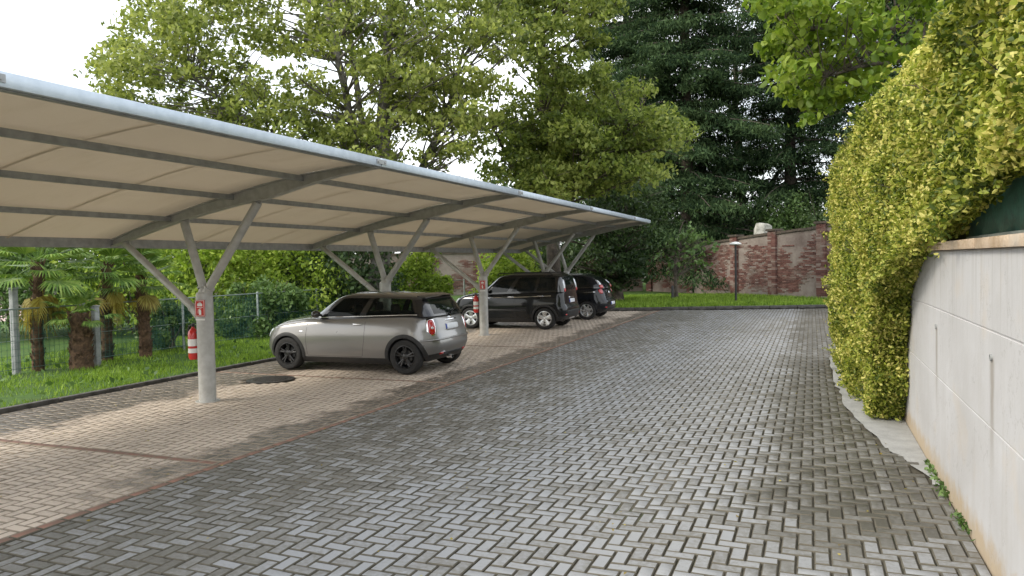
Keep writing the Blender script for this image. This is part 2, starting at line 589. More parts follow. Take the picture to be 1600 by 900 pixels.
M['leaf_tree'] = leaf_mat('broadleaf_green', (0.11, 0.15, 0.030), (0.235, 0.285, 0.062), (0.39, 0.43, 0.13), 0.50, 0.35)
M['leaf_olive'] = leaf_mat('olive_green', (0.10, 0.145, 0.030), (0.225, 0.285, 0.058), (0.38, 0.425, 0.12), 0.54, 0.4)
M['leaf_hedge'] = leaf_mat('yellow_green_hedge', (0.07, 0.11, 0.014), (0.34, 0.39, 0.05), (0.70, 0.64, 0.20), 0.38, 1.9)
M['leaf_hedge_shade'] = leaf_mat('hedge_inner_shade', (0.03, 0.045, 0.008), (0.06, 0.08, 0.014), (0.08, 0.10, 0.018), 0.1, 1.1)  # dark copy of the hedge leaf colour, shade inside the hedge painted in
M['leaf_dark'] = leaf_mat('dark_green', (0.022, 0.045, 0.015), (0.045, 0.08, 0.026), (0.085, 0.14, 0.042), 0.3, 0.5)
M['leaf_conifer'] = leaf_mat('conifer_green', (0.016, 0.032, 0.016), (0.042, 0.076, 0.034), (0.10, 0.155, 0.066), 0.28, 0.4, 0.85, 0.08)
M['leaf_mid'] = leaf_mat('mid_green', (0.055, 0.11, 0.028), (0.11, 0.19, 0.052), (0.19, 0.29, 0.10), 0.35, 0.7)
M['leaf_bright'] = leaf_mat('bright_green', (0.085, 0.15, 0.014), (0.17, 0.26, 0.026), (0.28, 0.36, 0.05), 0.5, 0.6)
M['leaf_sun'] = leaf_mat('yellow_green_garden', (0.13, 0.21, 0.022), (0.26, 0.38, 0.045), (0.44, 0.54, 0.10), 0.45, 0.6)
M['leaf_grass'] = leaf_mat('grass_blades', (0.10, 0.18, 0.018), (0.20, 0.33, 0.035), (0.33, 0.46, 0.07), 0.35, 1.5)
M['frond'] = leaf_mat('palm_green', (0.07, 0.14, 0.022), (0.14, 0.24, 0.045), (0.25, 0.34, 0.08), 0.3, 1.0)
M['dead_frond'] = leaf_mat('dry_palm', (0.20, 0.14, 0.03), (0.32, 0.25, 0.05), (0.42, 0.36, 0.09), 0.3, 1.0)


# ------------------------------------------------------------------ foliage helpers
def unit(a):
    return a / (np.linalg.norm(a, axis=1, keepdims=True) + 1e-9)


def leaves(name, C, length, m, parent=None, aspect=0.55, droop=0.3, normal=None, spread=1.0, flat=0.0, full=False):
    """one pointed, folded leaf per point of C"""
    n = len(C)
    L = (length * rng.uniform(0.65, 1.25, n))[:, None] if not hasattr(length, '__len__') else np.asarray(length)[:, None]
    d = unit(rng.normal(size=(n, 3)))
    if normal is not None:
        d = unit(d * spread + normal)
    d[:, 2] -= droop
    if flat:
        d[:, 2] *= (1 - flat)
    d = unit(d)
    r = rng.normal(size=(n, 3))
    if flat:
        r[:, 2] *= 0.25
    side = unit(np.cross(d, np.cross(r, d) + 1e-6))
    nn = unit(np.cross(d, side))
    w = L * aspect * 0.5
    A = C - d * L * 0.5
    B = C + side * w + nn * w * 0.35 - d * L * 0.05
    T = C + d * L * 0.5 - nn * w * 0.2
    D = C - side * w + nn * w * 0.35 - d * L * 0.05
    if full:                                  # rounded blade folded along the midrib
        B1 = C + side * w * .92 + nn * w * .30 - d * L * .22
        B2 = C + side * w * .80 + nn * w * .22 + d * L * .20
        D1 = C - side * w * .92 + nn * w * .30 - d * L * .22
        D2 = C - side * w * .80 + nn * w * .22 + d * L * .20
        V = np.stack([A, B1, B2, T, D2, D1], 1).reshape(-1, 3)
        i0 = np.arange(n)[:, None] * 6
        Fc = np.concatenate([i0 + np.array([[0, 1, 2, 3]]), i0 + np.array([[0, 3, 4, 5]])], 1).reshape(-1, 4)
    else:
        V = np.stack([A, B, T, D], 1).reshape(-1, 3)
        Fc = np.arange(4 * n).reshape(-1, 4)
    o = np_mesh(name, V, Fc, m, parent)
    o['kind'] = 'stuff'
    return o


def clump_points(centres, radii, per_m2, squash=0.6, sub=0.42, lumps=4.0):
    """points gathered into small sprays inside every clump"""
    out = []
    for c, r in zip(centres, radii):
        c = np.array(c)
        k = max(3, int(lumps * r * r))
        dirs = unit(rng.normal(size=(k, 3)))
        rad = r * rng.uniform(0.35, 1.0, k) ** 0.6
        sc = c + dirs * rad[:, None] * np.array([1, 1, squash])
        sr = sub * rng.uniform(0.55, 1.3, k) * max(0.5, min(1.3, r))
        for p, q in zip(sc, sr):
            n = int(per_m2 * q * q * rng.uniform(0.6, 1.3))
            if n < 1:
                continue
            dd = unit(rng.normal(size=(n, 3))) * (rng.uniform(0, 1, n) ** 0.45)[:, None] * q
            dd[:, 2] *= 0.5
            out.append(p + dd)
    return np.concatenate(out)


def curve(p0, p1, bend=0.15, n=6, up=0.0):
    p0, p1 = Vector(p0), Vector(p1)
    L = (p1 - p0).length
    off = Vector((random.uniform(-1, 1), random.uniform(-1, 1), random.uniform(-.4, .6))) * L * bend
    mid = (p0 + p1) / 2 + off + Vector((0, 0, up * L))
    return [p0 * (1 - t) ** 2 + mid * 2 * t * (1 - t) + p1 * t * t for t in [i / n for i in range(n + 1)]]


def make_tree(name, label, base, trunks, centres, radii, m, leaf=0.14, per=55, bark='bark', squash=0.6, sub=0.42,
              cat='tree', group=None, twigs=3, lumps=4.0, limb_r=0.09, flat=0.0, droop=0.3, aspect=0.55, full=False):
    """trunks: list of (points, radii); limbs run from the stems to every foliage clump"""
    base = Vector(base)
    root = empty(name, base)
    tag(root, label, cat, group)
    loc = lambda p: Vector(p) - base
    stem_pts = []
    for pts, rads in trunks:
        mb = MB()
        pts = [Vector(p) for p in pts]
        fine, fr = [], []
        for i in range(len(pts) - 1):
            for k in range(5):
                t = k / 5
                p = pts[i].lerp(pts[i + 1], t)
                fine.append(p + Vector((random.uniform(-1, 1), random.uniform(-1, 1), 0)) * rads[i] * 0.22)
                fr.append(rads[i] * (1 - t) + rads[i + 1] * t)
        fine.append(pts[-1]); fr.append(rads[-1])
        if fine[0].z < base.z + 0.3:
            fr[0] *= 1.45
            fine[0] = fine[0] - Vector((0, 0, 0.06))
        mb.tube([loc(p) for p in fine], fr, 11)
        mb.build('trunk', M[bark], root, 60)
        stem_pts += list(zip(fine, fr))
    mb = MB()
    for c, r in zip(centres, radii):
        c = Vector(c)
        best = min(stem_pts, key=lambda s: (s[0] - c).length + max(0, s[0].z - c.z + 0.5) * 3)
        rr = min(best[1] * 0.6, limb_r)
        cv = curve(best[0], c, 0.12, 6)
        mb.tube([loc(p) for p in cv], [rr * (1 - 0.75 * i / 6) for i in range(7)], 6)
        for _ in range(twigs):
            e = c + Vector((random.gauss(0, 1), random.gauss(0, 1), random.gauss(0, squash))).normalized() * r * 0.9
            s0 = cv[random.randint(3, 6)]
            mb.tube([loc(p) for p in curve(s0, e, 0.12, 3)], [rr * .35, rr * .25, rr * .18, rr * .1], 4)
    mb.build('branches', M[bark], root, 60, fix=False)['kind'] = 'stuff'
    C = clump_points([loc(c) for c in centres], radii, per, squash, sub, lumps)
    leaves('crown', C, leaf, m, root, flat=flat, droop=droop, aspect=aspect, full=full)
    return root, len(C)


def dome_bush(name, label, base, rx, rz, n, leaf, m, cat='shrub', group=None, stems=5, lumps=None, ry=None):
    base = Vector(base)
    root = empty(name, base)
    tag(root, label, cat, group)
    mb = MB()
    for _ in range(stems):
        e = Vector((random.uniform(-.6, .6) * rx, random.uniform(-.6, .6) * rx, rz * random.uniform(.7, 1.1)))
        mb.tube(curve((random.uniform(-.1, .1), random.uniform(-.1, .1), -0.03), e, 0.1, 4), [0.03, .025, .02, .015, .008], 5)
    mb.build('stem', M['bark'], root, 60)
    k = lumps or int(10 + rx * rz * 14)
    d = unit(rng.normal(size=(k, 3)))
    d[:, 2] = np.abs(d[:, 2]) * 1.0
    cc = d * np.array([rx, ry or rx, rz]) * rng.uniform(0.55, 0.95, (k, 1)) + np.array([0, 0, rz * 0.12])
    pts = []
    for c in cc:
        q = rng.uniform(.16, .34) * max(0.6, min(rx, rz))
        m_ = int(n / k * rng.uniform(.5, 1.5))
        pts.append(c + unit(rng.normal(size=(m_, 3))) * (rng.uniform(0, 1, m_) ** 0.5)[:, None] * q)
    P = np.concatenate(pts)
    P = P[P[:, 2] > 0.02]
    leaves('foliage', P, leaf, m, root)
    return root


# ------------------------------------------------------------------ ground and paving
X_WALL = 0.985                                # face of the retaining wall
X_LINE = -5.34                                # red course between lane and bays
X_KERB = -10.22


def sheet(name, poly, z, m, kind='structure'):
    me = bpy.data.meshes.new(name)
    me.from_pydata([(x, y, z) for x, y in poly], [], [tuple(range(len(poly)))])
    me.materials.append(m)
    o = link(bpy.data.objects.new(name, me))
    o['kind'] = kind
    return o


sheet('ground', [(-600, -600), (600, -600), (600, 600), (-600, 600)], -0.060, M['soil'])
ke_a = on_ground(950, 486); ke_b = on_ground(1312, 481)
ke_dir = (ke_b - ke_a).normalized()
ke_a2 = ke_a - ke_dir * 4.0                  # far kerb runs on behind the parked cars
ke_b2 = ke_b + ke_dir * 6.0


def far_y(x):
    t = (x - ke_a.x) / ke_dir.x
    return ke_a.y + ke_dir.y * t


driveway = sheet('driveway', [(X_LINE + .05, -4), (6.5, -4), (6.5, far_y(6.5)), (X_LINE + .05, far_y(X_LINE))], -0.020, M['sand'])
bay_sheet = sheet('parking_bays', [(X_KERB, -4), (X_LINE + .05, -4), (X_LINE + .05, far_y(X_LINE)), (X_KERB, far_y(X_KERB))], -0.020, M['sand'])


def brick_template(hx, hy, gap=0.0052, ch=0.007):
    """half sizes hx, hy of the cell; top face first, worn arris and sides after it"""
    hx, hy = hx - gap, hy - gap
    v = []
    for (a, z) in ((0, -0.045), (0, -0.007), (ch, 0.0)):
        v += [(-hx + a, -hy + a, z), (hx - a, -hy + a, z), (hx - a, hy - a, z), (-hx + a, hy - a, z)]
    f = [(8, 9, 10, 11)]
    for b in (4, 0):
        for i in range(4):
            j = (i + 1) % 4
            f.append((b + i, b + j, b + j + 4, b + i + 4))
    return np.array(v), np.array(f)


T_H = brick_template(0.1, 0.05)
T_V = brick_template(0.05, 0.1)

# worn cement patch between blocks and hedge foot
patch = [(0.93, 6.9), (0.60, 8.6), (0.38, 10.3), (0.30, 12.5), (0.30, 15.2), (0.98, 15.2), (0.98, 6.9)]


def in_poly(x, y, poly):
    c = False
    n = len(poly)
    for i in range(n):
        x0, y0 = poly[i]; x1, y1 = poly[(i + 1) % n]
        if (y0 > y) != (y1 > y) and x < (x1 - x0) * (y - y0) / (y1 - y0) + x0:
            c = not c
    return c


def herringbone(x0, x1, y0, y1):
    """cells (x, y, half x, half y) of 200 x 100 mm blocks in 90 degree herringbone, cut at the borders"""
    w = 0.1
    out = []
    for j in range(int(y0 / w) - 4, int(y1 / w) + 4):
        for i in range(int(x0 / w) - 4, int(x1 / w) + 4):
            c = (i - j) % 4
            if c == 0:
                r = (i * w, (i + 2) * w, j * w, (j + 1) * w)
            elif c == 3:
                r = (i * w, (i + 1) * w, j * w, (j + 2) * w)
            else:
                continue
            a, b, c_, d = max(r[0], x0), min(r[1], x1), max(r[2], y0), min(r[3], y1)
            if b - a > .028 and d - c_ > .028:
                out.append(((a + b) / 2, (c_ + d) / 2, (b - a) / 2, (d - c_) / 2))
    return out


def settle(x, y):
    return (0.006 * np.sin(.9 * x + 1 + .4 * y) * np.sin(.75 * y) + 0.003 * np.sin(2.9 * x - 1.7 * y)
            - 0.007 * np.exp(-((x + 1.25) / .28) ** 2) - 0.007 * np.exp(-((x + 2.85) / .28) ** 2) - .002)


def brick_mesh(name, hx, hy, mats):
    me = bpy.data.meshes.new(name)
    T = brick_template(hx, hy)
    me.from_pydata([tuple(q) for q in T[0]], [], [tuple(int(a) for a in f) for f in T[1]])
    for m in mats: me.materials.append(m)
    me.polygons.foreach_set('material_index', [0] + [1] * 8)
    return me


def lay(bricks, parent, m, extra_ok=lambda x, y: True, n_single=300, joint='joint_dirt'):
    vis = []
    for (x, y, hx, hy) in bricks:
        if not extra_ok(x, y):
            continue
        p = pix((x, y, 0))
        if p is None:
            continue
        if p[0] < -420 or p[0] > 2050 or p[1] > 1350:
            continue
        inside = 12 < p[0] < 1588 and p[1] < 888
        vis.append((p[2] if inside else 1e3 + p[2], x, y, hx, hy))
    vis.sort()
    cache = {}
    for (_, x, y, hx, hy) in vis[:n_single]:
        key = (round(hx, 3), round(hy, 3))
        if key not in cache:
            cache[key] = brick_mesh('brick', hx, hy, [m, M[joint]])
        b = bpy.data.objects.new('brick', cache[key])
        link(b, parent)
        b.location = (x, y, settle(x, y) + random.gauss(0, 0.0012))
        b.rotation_euler = (random.gauss(0, .009) + (settle(x, y + .05) - settle(x, y - .05)) / .1,
                            random.gauss(0, .009) - (settle(x + .05, y) - settle(x - .05, y)) / .1, random.gauss(0, .008))
    A = np.array([v[1:] for v in vis[n_single:]])
    n = len(A)
    a, tx, ty = rng.normal(0, .008, n), rng.normal(0, .008, n), rng.normal(0, .008, n)
    gx, gy = A[:, 0], A[:, 1]
    tx = tx + (settle(gx, gy + .05) - settle(gx, gy - .05)) / .1
    ty = ty - (settle(gx + .05, gy) - settle(gx - .05, gy)) / .1
    U = brick_template(1.0, 1.0, 0, 0)[0]
    sgn = np.sign(U[:, :2])
    ins = np.array([0.0052] * 8 + [0.0122] * 4)
    tvx = sgn[None, :, 0] * (A[:, 2][:, None] - ins[None])
    tvy = sgn[None, :, 1] * (A[:, 3][:, None] - ins[None])
    vx = tvx - a[:, None] * tvy
    vy = tvy + a[:, None] * tvx
    vz = U[None, :, 2] + tx[:, None] * vy - ty[:, None] * vx + (settle(gx, gy) + rng.normal(0, .0012, n))[:, None]
    V = np.stack([vx + A[:, 0][:, None], vy + A[:, 1][:, None], vz], 2).reshape(-1, 3)
    Fc = (T_H[1][None] + (np.arange(n) * 12)[:, None, None]).reshape(-1, 4)
    o = np_mesh('paving_blocks', V, Fc, m, parent)
    o.data.materials.append(M[joint])
    o.data.polygons.foreach_set('material_index', np.tile(np.array([0] + [1] * 8, dtype=np.int32), n))
    o['kind'] = 'stuff'
    return len(vis)


n1 = lay(herringbone(X_LINE + 0.053, X_WALL - .004, 1.2, 34.0), driveway, M['lane'],
         lambda x, y: y < far_y(x) - 0.12 and not in_poly(x, y, patch))
n1 += lay(herringbone(X_WALL, 4.0, 15.2, 34.0), driveway, M['lane'], lambda x, y: y < far_y(x) - 0.12, 0)
n2 = 0
yy_ = 1.0
for k_, yb in enumerate((5.55, 10.55, 15.55, 31.0)):
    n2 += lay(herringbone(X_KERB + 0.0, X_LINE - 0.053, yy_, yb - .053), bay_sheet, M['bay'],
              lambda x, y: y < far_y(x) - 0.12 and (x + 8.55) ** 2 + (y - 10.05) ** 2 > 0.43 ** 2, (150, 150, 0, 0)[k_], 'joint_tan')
    yy_ = yb + .053

# red courses: long one between lane and bays, short ones between the bays
line = empty('red_paving_course', (X_LINE, 0, 0)); line['kind'] = 'structure'
mesh_v = brick_mesh('red_brick', .05, .1, [M['red_block'], M['joint_dirt']])
mesh_h = brick_mesh('red_brick', .1, .05, [M['red_block'], M['joint_tan']])
y = 1.6
while y < far_y(X_LINE) - 0.2:
    o = bpy.data.objects.new('red_brick', mesh_v); link(o, line)
    o.location = (0.0, y, random.gauss(0.000, 0.001)); o.rotation_euler = (random.gauss(0, .006), 0, random.gauss(0, .006))
    y += 0.2
for yb in (5.55, 10.55, 15.55):
    ln = empty('bay_divider_course', (0, yb, 0)); ln['kind'] = 'structure'
    x = X_KERB + 0.1
    while x < X_LINE - 0.12:
        o = bpy.data.objects.new('red_brick', mesh_h); link(o, ln)
        o.location = (x, 0, random.gauss(0.000, 0.001)); o.rotation_euler = (0, random.gauss(0, .006), random.gauss(0, .006))
        x += 0.2
rag = []
for i_ in range(len(patch)):
    (xa, ya), (xb, yb) = patch[i_], patch[(i_ + 1) % len(patch)]
    for k_ in range(9):
        j_ = random.gauss(0, .016) if xa < .97 and i_ < 4 else 0
        rag.append((xa + (xb - xa) * k_ / 9 + j_, ya + (yb - ya) * k_ / 9))
cp = sheet('cement_patch', rag, 0.003, M['cement'])

# kerbs
kerb_l = empty('left_kerb', (X_KERB - 0.06, 0, 0)); kerb_l['kind'] = 'structure'
y = -2.0
km = MB().box(-0.05, 0.05, -0.492, 0.492, -0.06, 0.055, 0.012).build('kerb_stone', M['kerb'], kerb_l, 40)
km.location = (0, y, 0)
while y < far_y(X_KERB) - 1.2:
    y += 1.0
    c = km.copy(); COL.objects.link(c); c.parent = kerb_l
    c.location = (random.gauss(0, .004), y, random.gauss(0, .004)); c.rotation_euler.z = random.gauss(0, .004)
kerb_f = empty('far_kerb', ke_a2, math.atan2(ke_dir.y, ke_dir.x)); kerb_f['kind'] = 'structure'
ln_ = (ke_b2 - ke_a2).length
k = 0
while k < ln_:
    c = km.copy(); COL.objects.link(c); c.parent = kerb_f
    c.location = (k + .5, 0.06, random.gauss(0.065, .004)); c.rotation_euler = (0, 0, R(90) + random.gauss(0, .005))
    k += 1.0

# lawns (gently rising ground) with blades
lawn = sheet('lawn', [(X_KERB - .11, -6), (X_KERB - .11, 27.6), (-40, 27.6), (-40, -6)], 0.02, M['turf'])
far_lawn = sheet('far_lawn', [(ke_a2.x, ke_a2.y + .12), (ke_b2.x, ke_b2.y + .12), (10, 60), (-40, 60), (-40, 27.62), (X_KERB - .11, 27.62)], 0.075, M['turf'])


def blades(name, pts, h, m):
    n = len(pts)
    a = rng.uniform(0, 2 * math.pi, n)
    hh = h * rng.uniform(0.5, 1.4, n)
    w = 0.010 * rng.uniform(.7, 1.6, n) * (h / 0.09)
    lean = rng.normal(0, 0.35, (n, 2)) * hh[:, None]
    c, s_ = np.cos(a) * w, np.sin(a) * w
    A = pts + np.stack([c, s_, -0.01 * np.ones(n)], 1)
    B = pts - np.stack([c, s_, 0.01 * np.ones(n)], 1)
    T = pts + np.stack([lean[:, 0], lean[:, 1], hh], 1)
    V = np.stack([A, B, T], 1).reshape(-1, 3)
    o = np_mesh(name, V, np.arange(3 * n).reshape(-1, 3), m)
    tag(o, None, 'grass', None, 'stuff')
    return o


def lumpy(x, y):
    return np.sin(x * 1.7 + y * .6) * np.sin(y * 1.3 - x * .4) + .5 * np.sin(x * 4.1) * np.sin(y * 3.7)


n = 130000
x = rng.uniform(-16.5, X_KERB - .07, n); y = rng.uniform(3, 24, n)
keep = rng.uniform(0, 1, n) < 0.50 + 0.45 * lumpy(x, y)
pts = np.stack([x, y, np.full(n, .02)], 1)[keep]
tag(blades('grass', pts, 0.07, M['leaf_grass']), 'bright green lawn grass between the kerb and the wire fence')
n = 60000
x = rng.uniform(-14, 4, n); t = rng.uniform(0.2, 10, n)
y = ke_a.y + ke_dir.y * (x - ke_a.x) / ke_dir.x + t
tag(blades('grass', np.stack([x, y, np.full(n, .075)], 1), 0.14, M['leaf_grass']), 'green grass strip at the foot of the old brick wall')

# fallen leaves and weeds along the wall foot
pts = np.concatenate([np.stack([X_WALL - np.abs(rng.normal(0, .03, 50)), rng.normal(yc, .13, 50), rng.uniform(.0, .05, 50)], 1) for yc in (6.7, 7.3, 5.9)])
wd = leaves('weeds', pts, 0.05, M['leaf_mid'], None, droop=-0.6)
tag(wd, 'small green weeds growing at the foot of the pale retaining wall', 'weeds', None, 'stuff')
n = 900
x = rng.uniform(-10, .9, n); y = 1 + rng.uniform(0, 1, n) ** .7 * 26
pts = np.stack([x, y, np.full(n, 0.008)], 1)
lit = leaves('leaf_litter', pts, 0.030, M['dead_frond'], None, droop=0.0, flat=0.95)
tag(lit, 'tiny fallen leaves scattered over the paving blocks', 'leaf litter', None, 'stuff')

n = 260
x = rng.uniform(-15, X_KERB - .2, n); y = rng.uniform(6, 22, n)
lit2 = leaves('lawn_weeds', np.stack([x, y, np.full(n, 0.10)], 1), 0.11, M['leaf_mid'], None, droop=-.4, aspect=.7)
tag(lit2, 'broad-leaved weeds dotted through the lawn beside the carport', 'weeds', None, 'stuff')

# manhole cover
mh = empty('manhole_cover', (-8.55, 10.05, 0.007))
tag(mh, 'round dark iron manhole cover set in the paving before the grey car', 'manhole cover')
MB().lathe([(0.40, -0.03), (0.40, 0.002), (0.335, 0.004), (0.335, -0.03)], 32).build('frame', M['iron'], mh, 30)
b = MB().lathe([(0.33, -0.02), (0.33, 0.002), (0.315, 0.0035), (0.0, 0.0035)], 32)
for i in range(-4, 5):
    w_ = math.sqrt(max(0, .28 ** 2 - (i * .065) ** 2))
    b.box(-w_, w_, i * .065 - .012, i * .065 + .012, 0.003, 0.010)
b.build('lid', M['iron'], mh, 30)

# ------------------------------------------------------------------ retaining wall on the right
rw = empty('retaining_wall', (X_WALL, 0, 0))
tag(rw, 'smooth pale concrete retaining wall with sandstone coping along the right of the lane', 'wall')
courses = [(-0.05, 0.855), (0.865, 1.435), (1.445, 1.93)]
for (z0, z1) in courses:
    yy = -3.0
    while yy < 15.0:
        MB().box(0.0, 0.30, yy + .003, yy + 5.997, z0, z1, 0.004).build('panel', M['wall'], rw)
        yy += 6.0
MB().box(0.006, 0.29, -3.0, 15.0, -0.05, 1.925).build('core', M['wall'], rw)
yy = -3.0
cs = MB().box(-0.045, 0.36, -0.597, 0.597, 1.934, 2.0, 0.006).build('coping_slab', M['coping'], rw, 40)
cs.location = (0, yy + .6, 0)
while yy < 13.6:
    yy += 1.2
    c = cs.copy(); COL.objects.link(c); c.parent = rw
    c.location = (random.gauss(0, .005), yy + .6, random.gauss(0, .002))
for yc in WEEP_Y:
    b = MB().lathe([(0.021, 0.02), (0.021, -0.012), (0.014, -0.012), (0.014, 0.03)], 14, (0, yc, 1.285), 'x')
    b.build('weep_pipe', M['concrete_post'], rw, 40)
    MB().lathe([(0.0145, 0.0), (0.0, 0.0)], 12, (-0.004, yc, 1.285), 'x').build('weep_hole', M['black_plastic'], rw)

# green privacy screen standing on the wall, behind the coping
gs = empty('privacy_screen', (1.10, 0, 2.0))
tag(gs, 'dark green privacy screen on top of the pale retaining wall, under the hedge', 'screen')
for yc in (-1.0, 1.5, 4.0, 6.5):
    MB().tube([(0.03, yc, -0.05), (0.03, yc, 0.75)], 0.022, 10).build('post', M['dark_metal'], gs, 40)
for yc in (-1.0, 1.5, 4.0):
    b = MB()
    n_ = 24
    vs, fs = [], []
    for i in range(n_ + 1):
        for j in range(5):
            vs.append((0.012 * math.sin(i * 1.3 + j * 2.1), yc + 0.02 + 2.46 * i / n_, 0.03 + 0.66 * j / 4))
    for i in range(n_):
        for j in range(4):
            a = i * 5 + j
            fs.append((a, a + 5, a + 6, a + 1))
    b.add(vs, fs)
    p = b.build('netting_panel', M['fence_green'], gs, 60)
    so = p.modifiers.new('thick', 'SOLIDIFY'); so.thickness = 0.004
MB().box(-0.012, 0.012, -1.0, 6.5, 0.005, 0.028).build('rail', M['wire'], gs)

# ------------------------------------------------------------------ hedge over the wall
hg = empty('hedge', (1.3, 9.0, 0))
tag(hg, 'tall yellow-green hedge spilling over the pale wall down to the paving', 'hedge')


def hedge_bottom(y):
    return np.interp(y, [0, 3.4, 4.1, 4.9, 5.8, 6.5, 7.3, 8.1, 8.9, 9.15, 9.25, 9.5, 15], [2.42, 2.42, 2.40, 2.30, 2.16, 2.06, 1.97, 1.80, 1.45, 1.0, .35, .04, .04])


def hedge_left(y, z):
    base_ = np.interp(y, [0, 5.0, 6.4, 7.6, 8.8, 10.5, 15], [0.86, .84, .80, .70, .62, .42, .36])
    low = np.interp(z, [0, .5, 1.2, 2.2, 3.0], [0.10, 0.05, 0.0, 0.0, 0.0])
    over = np.clip((z - 3.0) / 1.05, 0, 1)
    return base_ + low + 0.95 * (1 - np.sqrt(np.clip(1 - over ** 2.2, 0, 1)))


_hr = np.random.default_rng(5)
_hw = [(_hr.uniform(1.6, 17) ** 1.0, _hr.uniform(0, math.pi), _hr.uniform(0, 6.28)) for _ in range(26)]


def bumps(y, z):
    r = 0
    for f_, a_, p_ in _hw:
        r = r + np.sin(f_ * (y * math.cos(a_) + z * math.sin(a_) * 1.15) + p_) / (f_ ** .75)
    return np.clip(r * 0.085, -.19, .19)


n = 300000
# nearer stretches get their share: y denser close to the camera
y = 1.2 + 14.0 * rng.uniform(0, 1, n) ** 1.15
z = rng.uniform(0, 4.05, n)
ok = z > hedge_bottom(y) + rng.normal(0, .07, n)
y, z = y[ok], z[ok]
dep = rng.exponential(0.075, len(y))
x = hedge_left(y, z) + bumps(y, z) + dep
# end face of the hanging mass
n2_ = 16000
ye = rng.uniform(6.0, 9.5, n2_); xe = rng.uniform(.45, 1.0, n2_)
ze = hedge_bottom(ye) + np.abs(rng.normal(0, .12, n2_))
ok = (xe > hedge_left(ye, ze)) & (xe < X_WALL - .01)
# hanging end that faces back along the wall
m_e = 24000
zf = rng.uniform(.03, 1.95, m_e)
yf = np.interp(zf, [.04, .35, 1.0, 1.45, 1.80, 1.97], [9.5, 9.25, 9.15, 8.9, 8.1, 7.3]) + rng.normal(0, .07, m_e) + .06 * np.sin(zf * 9) + rng.exponential(.05, m_e)
xf_ = rng.uniform(.40, .975, m_e)
okf = xf_ > hedge_left(yf, zf) - .05
END = np.stack([xf_, yf, zf], 1)[okf]
# top
nt = 26000
yt = rng.uniform(1.2, 15, nt); xt = rng.uniform(1.5, 2.6, nt)
zt = 4.05 + bumps(yt, xt) - rng.exponential(.07, nt)
xb = rng.uniform(.9, 1.08, 6000); yb_ = rng.uniform(1.2, 7.2, 6000)
zb_ = hedge_bottom(yb_) + np.abs(rng.normal(0, .06, 6000)) + 0.02
P = np.concatenate([np.stack([x, y, z], 1), np.stack([xe, ye, ze], 1)[ok], END, np.stack([xt, yt, zt], 1), np.stack([xb, yb_, zb_], 1)])
bad = ((P[:, 0] > X_WALL - 0.015) & (P[:, 2] < 2.03)) | ((P[:, 0] > 1.07) & (P[:, 1] < 6.5) & (P[:, 2] < 2.75))
P = P[~bad]
# thin places where the dark light-blocking core shows
gap = np.sin(P[:, 1] * 2.3 + P[:, 2] * 3.1) * np.sin(P[:, 2] * 2.0 - P[:, 1] * 1.1 + 2) + .6 * np.sin(P[:, 1] * 6.1 - P[:, 2] * 5.3) * np.sin(P[:, 2] * 7.7 + P[:, 1] * 3.0)
P = P[rng.uniform(0, 1, len(P)) < np.clip(1.0 - (gap - .45) * 1.3, .30, 1.0)]
nrm = np.tile(np.array([[-0.8, -0.25, 0.5]]), (len(P), 1))
leaves('foliage', P - np.array([1.3, 9.0, 0]), rng.choice([.032, .043, .056], len(P), p=[.35, .45, .2]) * rng.uniform(.75, 1.2, len(P)), M['leaf_hedge'], hg, aspect=0.5, droop=0.1, normal=nrm, spread=1.5, full=True)
# loose shoots standing out of the clipped face
shoots = []
for _ in range(520):
    yy = 1.4 + 13 * random.random() ** 1.2; zz = random.uniform(0.2, 4.0)
    if zz < hedge_bottom(yy):
        continue
    p = np.array([float(hedge_left(yy, zz) + bumps(yy, zz)), yy, zz])
    d = np.array([-.7, random.uniform(-.5, .5), random.uniform(0, .8)]); d /= np.linalg.norm(d)
    L_ = random.uniform(.06, .19)
    k = 9
    shoots.append(p + d * np.linspace(0, L_, k)[:, None] + rng.normal(0, .014, (k, 3)))
leaves('shoots', np.concatenate(shoots) - np.array([1.3, 9.0, 0]), 0.05, M['leaf_hedge'], hg, droop=-.2)
for _ in range(60):
    yy = random.uniform(2, 13); zz = random.uniform(.4, 3.9)
    if zz < hedge_bottom(yy) + .1: continue
    p = Vector((float(hedge_left(yy, zz) + bumps(yy, zz)) - 1.3, yy - 9.0, zz))
    e = p + Vector((-random.uniform(.04, .16), random.uniform(-.1, .1), random.uniform(.02, .16)))
    MB().tube([p + Vector((.15, 0, -.05)), p, e], [.005, .004, .002], 4).build('twig', M['bark'], hg, 60)
# solid core added inside to block light, shade put into its dark colour
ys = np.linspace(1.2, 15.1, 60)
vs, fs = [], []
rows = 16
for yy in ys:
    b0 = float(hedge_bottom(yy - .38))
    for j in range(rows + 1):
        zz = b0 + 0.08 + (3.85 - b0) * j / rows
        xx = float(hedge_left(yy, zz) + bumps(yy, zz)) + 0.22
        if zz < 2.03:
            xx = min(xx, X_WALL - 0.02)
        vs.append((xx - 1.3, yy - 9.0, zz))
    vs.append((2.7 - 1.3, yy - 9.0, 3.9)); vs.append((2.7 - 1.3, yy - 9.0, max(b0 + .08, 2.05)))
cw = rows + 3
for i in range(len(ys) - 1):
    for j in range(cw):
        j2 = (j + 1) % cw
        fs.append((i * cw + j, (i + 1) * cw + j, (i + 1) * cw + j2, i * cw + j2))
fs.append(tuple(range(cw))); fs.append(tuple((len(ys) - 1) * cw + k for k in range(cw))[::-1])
MB().add(vs, fs).build('light_block_core', M['leaf_hedge_shade'], hg)['kind'] = 'stuff'
